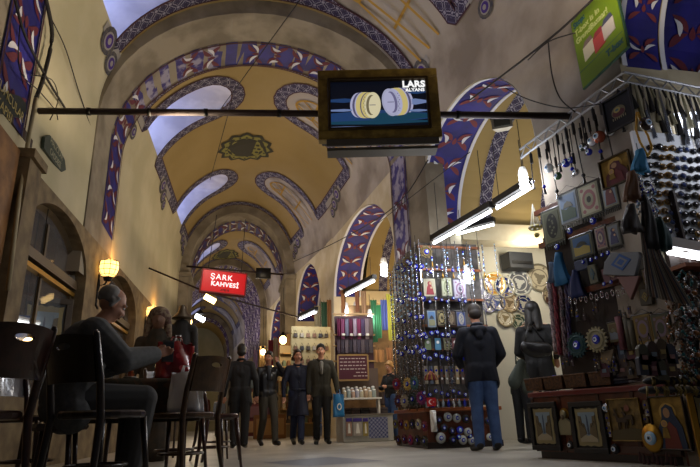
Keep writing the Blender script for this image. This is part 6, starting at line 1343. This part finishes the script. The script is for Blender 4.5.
# seated man
SM = Vector(ony(78, 400, 3.85)); 
SD = dict(pel=(0, .0, .32), chest=(0, -.045, .5), neck=(0, -.09, .615), head=(0, -.135, .695), headR=(.42, 0, .1), hipL=(.055, -.02, .305), hipR=(-.055, -.02, .305), kneeL=(.065, -.27, .32), kneeR=(-.06, -.275, .33), ankL=(.065, -.26, .045), ankR=(-.06, -.24, .045), toeL=(.075, -.35, .018), toeR=(-.07, -.33, .018),
          shL=(.118, -.06, .575), shR=(-.118, -.06, .575), elL=(.15, -.17, .47), elR=(-.15, -.16, .465), wrL=(.07, -.3, .50), wrR=(-.075, -.3, .50), hdL=(-.15, -1, .25), hdR=(.1, -1, .3))
R, j, P = person('grey haired man in a grey suit sitting hunched at the coffee table', Vector((SM.x-.07, 3.8, .02)), PI/2+.4, 1.62, SD, GSUIT, mat('grey_suit_trousers', '3a3b3c', .85), HGR, SKIN2, hem=.48, hairkind='bald', vox=.008, bulk=1.58, legw=1.25)
b = MB(); rcone(b, Vector(j['pel'])+Vector((-.06, .03, -.03)), .09, Vector(j['pel'])+Vector((.06, .03, -.03)), .09, GSUIT, 1.1); rcone(b, Vector(j['pel'])+Vector((-.09, -.1, .0)), .075, Vector(j['pel'])+Vector((-.1, 0, .12)), .1, GSUIT); rcone(b, Vector(j['pel'])+Vector((.09, -.1, .0)), .075, Vector(j['pel'])+Vector((.1, 0, .12)), .1, GSUIT); fuse(b, 'jacket_skirt', R, GSUIT)
b = MB(); nk, ch = Vector(j['neck']), Vector(j['chest']); b.tube([nk+Vector((-.05, -.02, .0)), nk+Vector((-.03, -.09, -.05)), ch+Vector((-.01, -.15, -.02))], [.016, .02, .012], mat('shirt_white', '9a9a9c', .7), 8); b.build('shirt', R, True)
b = MB()
for s in (-1, 1): b.tube([nk+Vector((s*.055, .03, .005)), nk+Vector((s*.07, -.05, -.03)), ch+Vector((s*.04, -.15, .0)), ch+Vector((s*.02, -.165, -.09))], [.016, .024, .026, .01], GSUIT, 6)
b.build('lapel', R, True)
b = MB(); b.tube([P(-.012, -.05, -.021), P(0, -.055, -.019), P(.012, -.05, -.021)], .006, HGR, 6); b.build('moustache', R, True)
rm = R.matrix_basis if False else (Matrix.Translation(R.location)@Matrix.Rotation(PI/2+.4, 4, 'Z')); hp = rm@(j['wrR']+Vector((.05, -.1, .03)))
b = MB(); b.box((0, 0, 0), (.075, .012, .14), BLACK); b.box((0, -.007, 0), (.065, .002, .12), mat('phone_screen', '20242c', .1)); tag(b.build('mobile_phone', None, False, hp, .5, bevel=.004), 'dark mobile phone in the seated man\'s hands', 'phone')
# robed dummy behind the table
DR = empty('costume_dummy', ony(151, 420, 7.4)*1, 0, 'dim robed costume dummy with a patterned scarf under the lantern', 'dummy'); DR.location.z = 0
b = MB(); RM = mat('robe_brown', '3a2c1c', .85, col2='2a2418', scale=12)
for p0, r0, p1, r1 in (((0, 0, .12), .22, (0, 0, 1.2), .17), ((0, 0, 1.2), .17, (0, 0, 1.45), .12), ((-.2, 0, 1.4), .06, (-.28, -.03, .95), .07), ((.2, 0, 1.4), .06, (.28, -.03, .95), .07), ((-.2, 0, 1.4), .06, (.2, 0, 1.4), .06)): rcone(b, p0, r0, p1, r1, RM, .8)
fuse(b, 'robe', DR, RM, .016); b = MB(); ell(b, (0, -.02, 1.66), (.085, .1, .12), SKIN); rcone(b, (0, 0, 1.45), .05, (0, 0, 1.6), .05, SKIN); rcone(b, (0, -.11, 1.68), .012, (0, -.125, 1.64), .014, SKIN); fuse(b, 'head', DR, mat('dummy_skin', '6a4834', .6), .012)
b = MB(); ell(b, (0, .01, 1.74), (.13, .13, .1), RM); rcone(b, (-.1, .02, 1.7), .05, (-.13, .02, 1.4), .05, RM); rcone(b, (.1, .02, 1.7), .05, (.13, .02, 1.4), .05, RM); fuse(b, 'headscarf', DR, mat('scarf_striped', '4a2c24', .8, col2='7a6a54', scale=25), .014)
L = empty('hanging_costume', ony(181, 335, 8.), 0, 'dark hanging jacket and brass hat on a stand right of the dummy', 'costume'); b = MB(); rcone(b, (-.14, 0, .08), .07, (.14, 0, .08), .07, RM, .8); rcone(b, (0, 0, .1), .12, (0, 0, -.35), .15, RM, .6); rcone(b, (-.17, 0, .08), .05, (-.2, 0, -.3), .05, RM); rcone(b, (.17, 0, .08), .05, (.2, 0, -.3), .05, RM); fuse(b, 'jacket', L, mat('costume_dark', '1e1a18', .7), .014)
b = MB(); b.lathe([(.0, .42), (.04, .4), (.07, .3), (.13, .24), (.14, .22), (.0, .22)], mat('brass_dim', '3a2c14', .5, metal=.4), n=16); b.build('hat', L, True); b = MB(); b.tube([(0, 0, .22), (0, 0, -L.location.z)], .015, DWOOD, 6); b.build('pole', L)
# warm framed picture and lit panes inside the café, seen through the near window
frame(ony(42, 335, 7.6), .62, .95, .5, 'dark framed picture glimpsed through the near window', 'pictures in the coffee house', 'town', fcol=mat('cafe_frame', '3a2c1a', .5))
p, q = ony(6, 320, 6.8), ony(38, 327, 7.4)
L = empty('tube_light', (p+q)/2, 0, 'white tube light seen through the near window', 'tube light'); b = MB(); b.tube([p-(p+q)/2, q-(p+q)/2], .022, EMI, 8); b.build('tube', L, True); b = MB(); b.tube([p-(p+q)/2+Vector((0, 0, .05)), q-(p+q)/2+Vector((0, 0, .05))], .03, WHITE, 6); b.tube([(0, 0, .05), (0, 0, 3.1-(p+q).z/2)], .006, CORD, 4); b.build('housing', L)
p = ony(19, 336, 7.4); b = MB(); b.box((0, 0, 0), (.28, .02, .5), mat('picture_blue_cloth', '3a4a6a', .7)); tag(b.build('wall_hanging', None, False, p, .4), 'blue cloth hanging beside the tube light inside the window', 'wall hanging')
p = ony(28, 343, 6.7); b = MB(); b.ball((0, 0, 0), .06, EMW, 10); b.tube([(0, 0, .05), (0, 0, 3.1-p.z)], .006, CORD, 4); tag(b.build('cafe_bulb', None, True, p), 'warm bulb inside the coffee house behind the nearest chair', 'bulb')
Q = empty('wooden_stool', (SM.x-.07, 3.8, 0), 0, 'dark wooden stool carrying the grey suited seated man', 'stool'); b = MB(); b.lathe([(0, .38), (.15, .38), (.16, .4), (.15, .42), (0, .42)], CHW, n=20); b.build('seat', Q)
for k in range(4): a = PI/4+k*PI/2; b = MB(); b.tube([(.1*math.cos(a), .1*math.sin(a), .38), (.14*math.cos(a), .14*math.sin(a), 0)], [.016, .012], CHW, 8); b.build('leg', Q, True)
# ================================================================= CAMERA, WORLD, LIGHT
cd = D.cameras.new('camera'); cd.sensor_width = 36; cd.lens = F_PX/700*36; cd.clip_end = 200
cam = D.objects.new('camera', cd); COL.objects.link(cam); cam.location = CAM
f_ = Vector((math.sin(PAN)*math.cos(PITCH), math.cos(PAN)*math.cos(PITCH), math.sin(PITCH)))
r_ = Vector((math.cos(PAN), -math.sin(PAN), 0)); u_ = r_.cross(f_)
c_, s_ = math.cos(ROLL), math.sin(ROLL)
r2 = r_*c_-u_*s_; u2 = u_*c_+r_*s_
M_ = Matrix((r2, u2, -f_)).transposed().to_4x4(); M_.translation = CAM; cam.matrix_world = M_
bpy.context.scene.camera = cam
w = D.worlds.new('world'); bpy.context.scene.world = w; w.use_nodes = True
w.node_tree.nodes['Background'].inputs[0].default_value = lin('8088a0'); w.node_tree.nodes['Background'].inputs[1].default_value = .1
vs = bpy.context.scene.view_settings; vs.view_transform = 'Standard'; vs.look = 'None'; vs.exposure = 0.; vs.gamma = 1
bpy.context.scene.cycles.max_bounces = 5; bpy.context.scene.cycles.diffuse_bounces = 3; bpy.context.scene.cycles.caustics_reflective = False; bpy.context.scene.cycles.caustics_refractive = False
bpy.context.scene.cycles.sample_clamp_indirect = 3.
# shop lamps of the right arcade, coffee house lamps, and added unseen fill lights
for c in FING: lamp('AREA', (xl(c)-1.3, c, 6.5), 42, 'b8c8ff', .9, (0, -PI/2-.1, 0), 1.1)
W_ = 'ffdfb0'
for x, y, z, p, col in ((3.0, 6.6, 2.6, 26, 'f4f6ff'), (2.3, 6.6, 2.55, 22, 'fff6e6'), (2.3, 9.6, 2.6, 34, 'fff2dd'), (5., 8.2, 3.0, 60, 'fff3dc'), (4.0, 10.6, 2.5, 60, 'ffe9c4'), (3.3, 13., 2.5, 60, 'ffdca6'),
                        (1.7, 15.4, 2.5, 50, W_), (-1.2, 20., 2.8, 35, W_), (1.2, 22, 3., 60, W_), (-1.5, 28, 3.2, 60, 'ffe8c8'), (.5, 33, 3., 70, 'ffe8c8'), (-1., 38, 3., 60, 'ffe8c8'),
                        (4.6, 2.2, 2.8, 14, 'f0f4ff'), (5.2, 5.5, 2.9, 30, 'f2f5ff'), (2.75, 4.9, 2.7, 14, 'eef4ff'), (-.2, 8.2, 3.3, 26, 'fff4e4'), (-.75, 4.7, 2.5, 7, 'ffe8d0'), (2.1, 3.9, 1.8, 4, 'e8eeff'), (.8, 4.4, 1.5, 9, 'fff8f0'), (4.1, 3.2, 2.5, 10, 'f4f6ff')):  # includes fill lights added to brighten left wall, bags and lower stall
    lamp('POINT', (x, y, z), p, col, .12)
for x, y, z in ((-1.72, 9.21, 2.87), (-1.56, 13.27, 2.9)): lamp('POINT', (x, y, z), 14, 'ffb45c', .1)
for y in (6.9, 10., 13.5): lamp('POINT', (-3.6, y, 2.3), 8, 'ffb870', .15)
# upward spots added only to brighten the vault, no lamp stands there
for x, y, p in ((-.7, 5.5, 30), (2.4, 2.9, 26), (.6, 11.5, 24), (.3, 15.5, 25), (0, 21, 25), (-.4, 24, 25), (-.5, 29, 20)):
    lamp('SPOT', (x, y, 3.3), p*3, 'ffe8c8', .25, (PI, 0, 0)).data.spot_size = 2.8
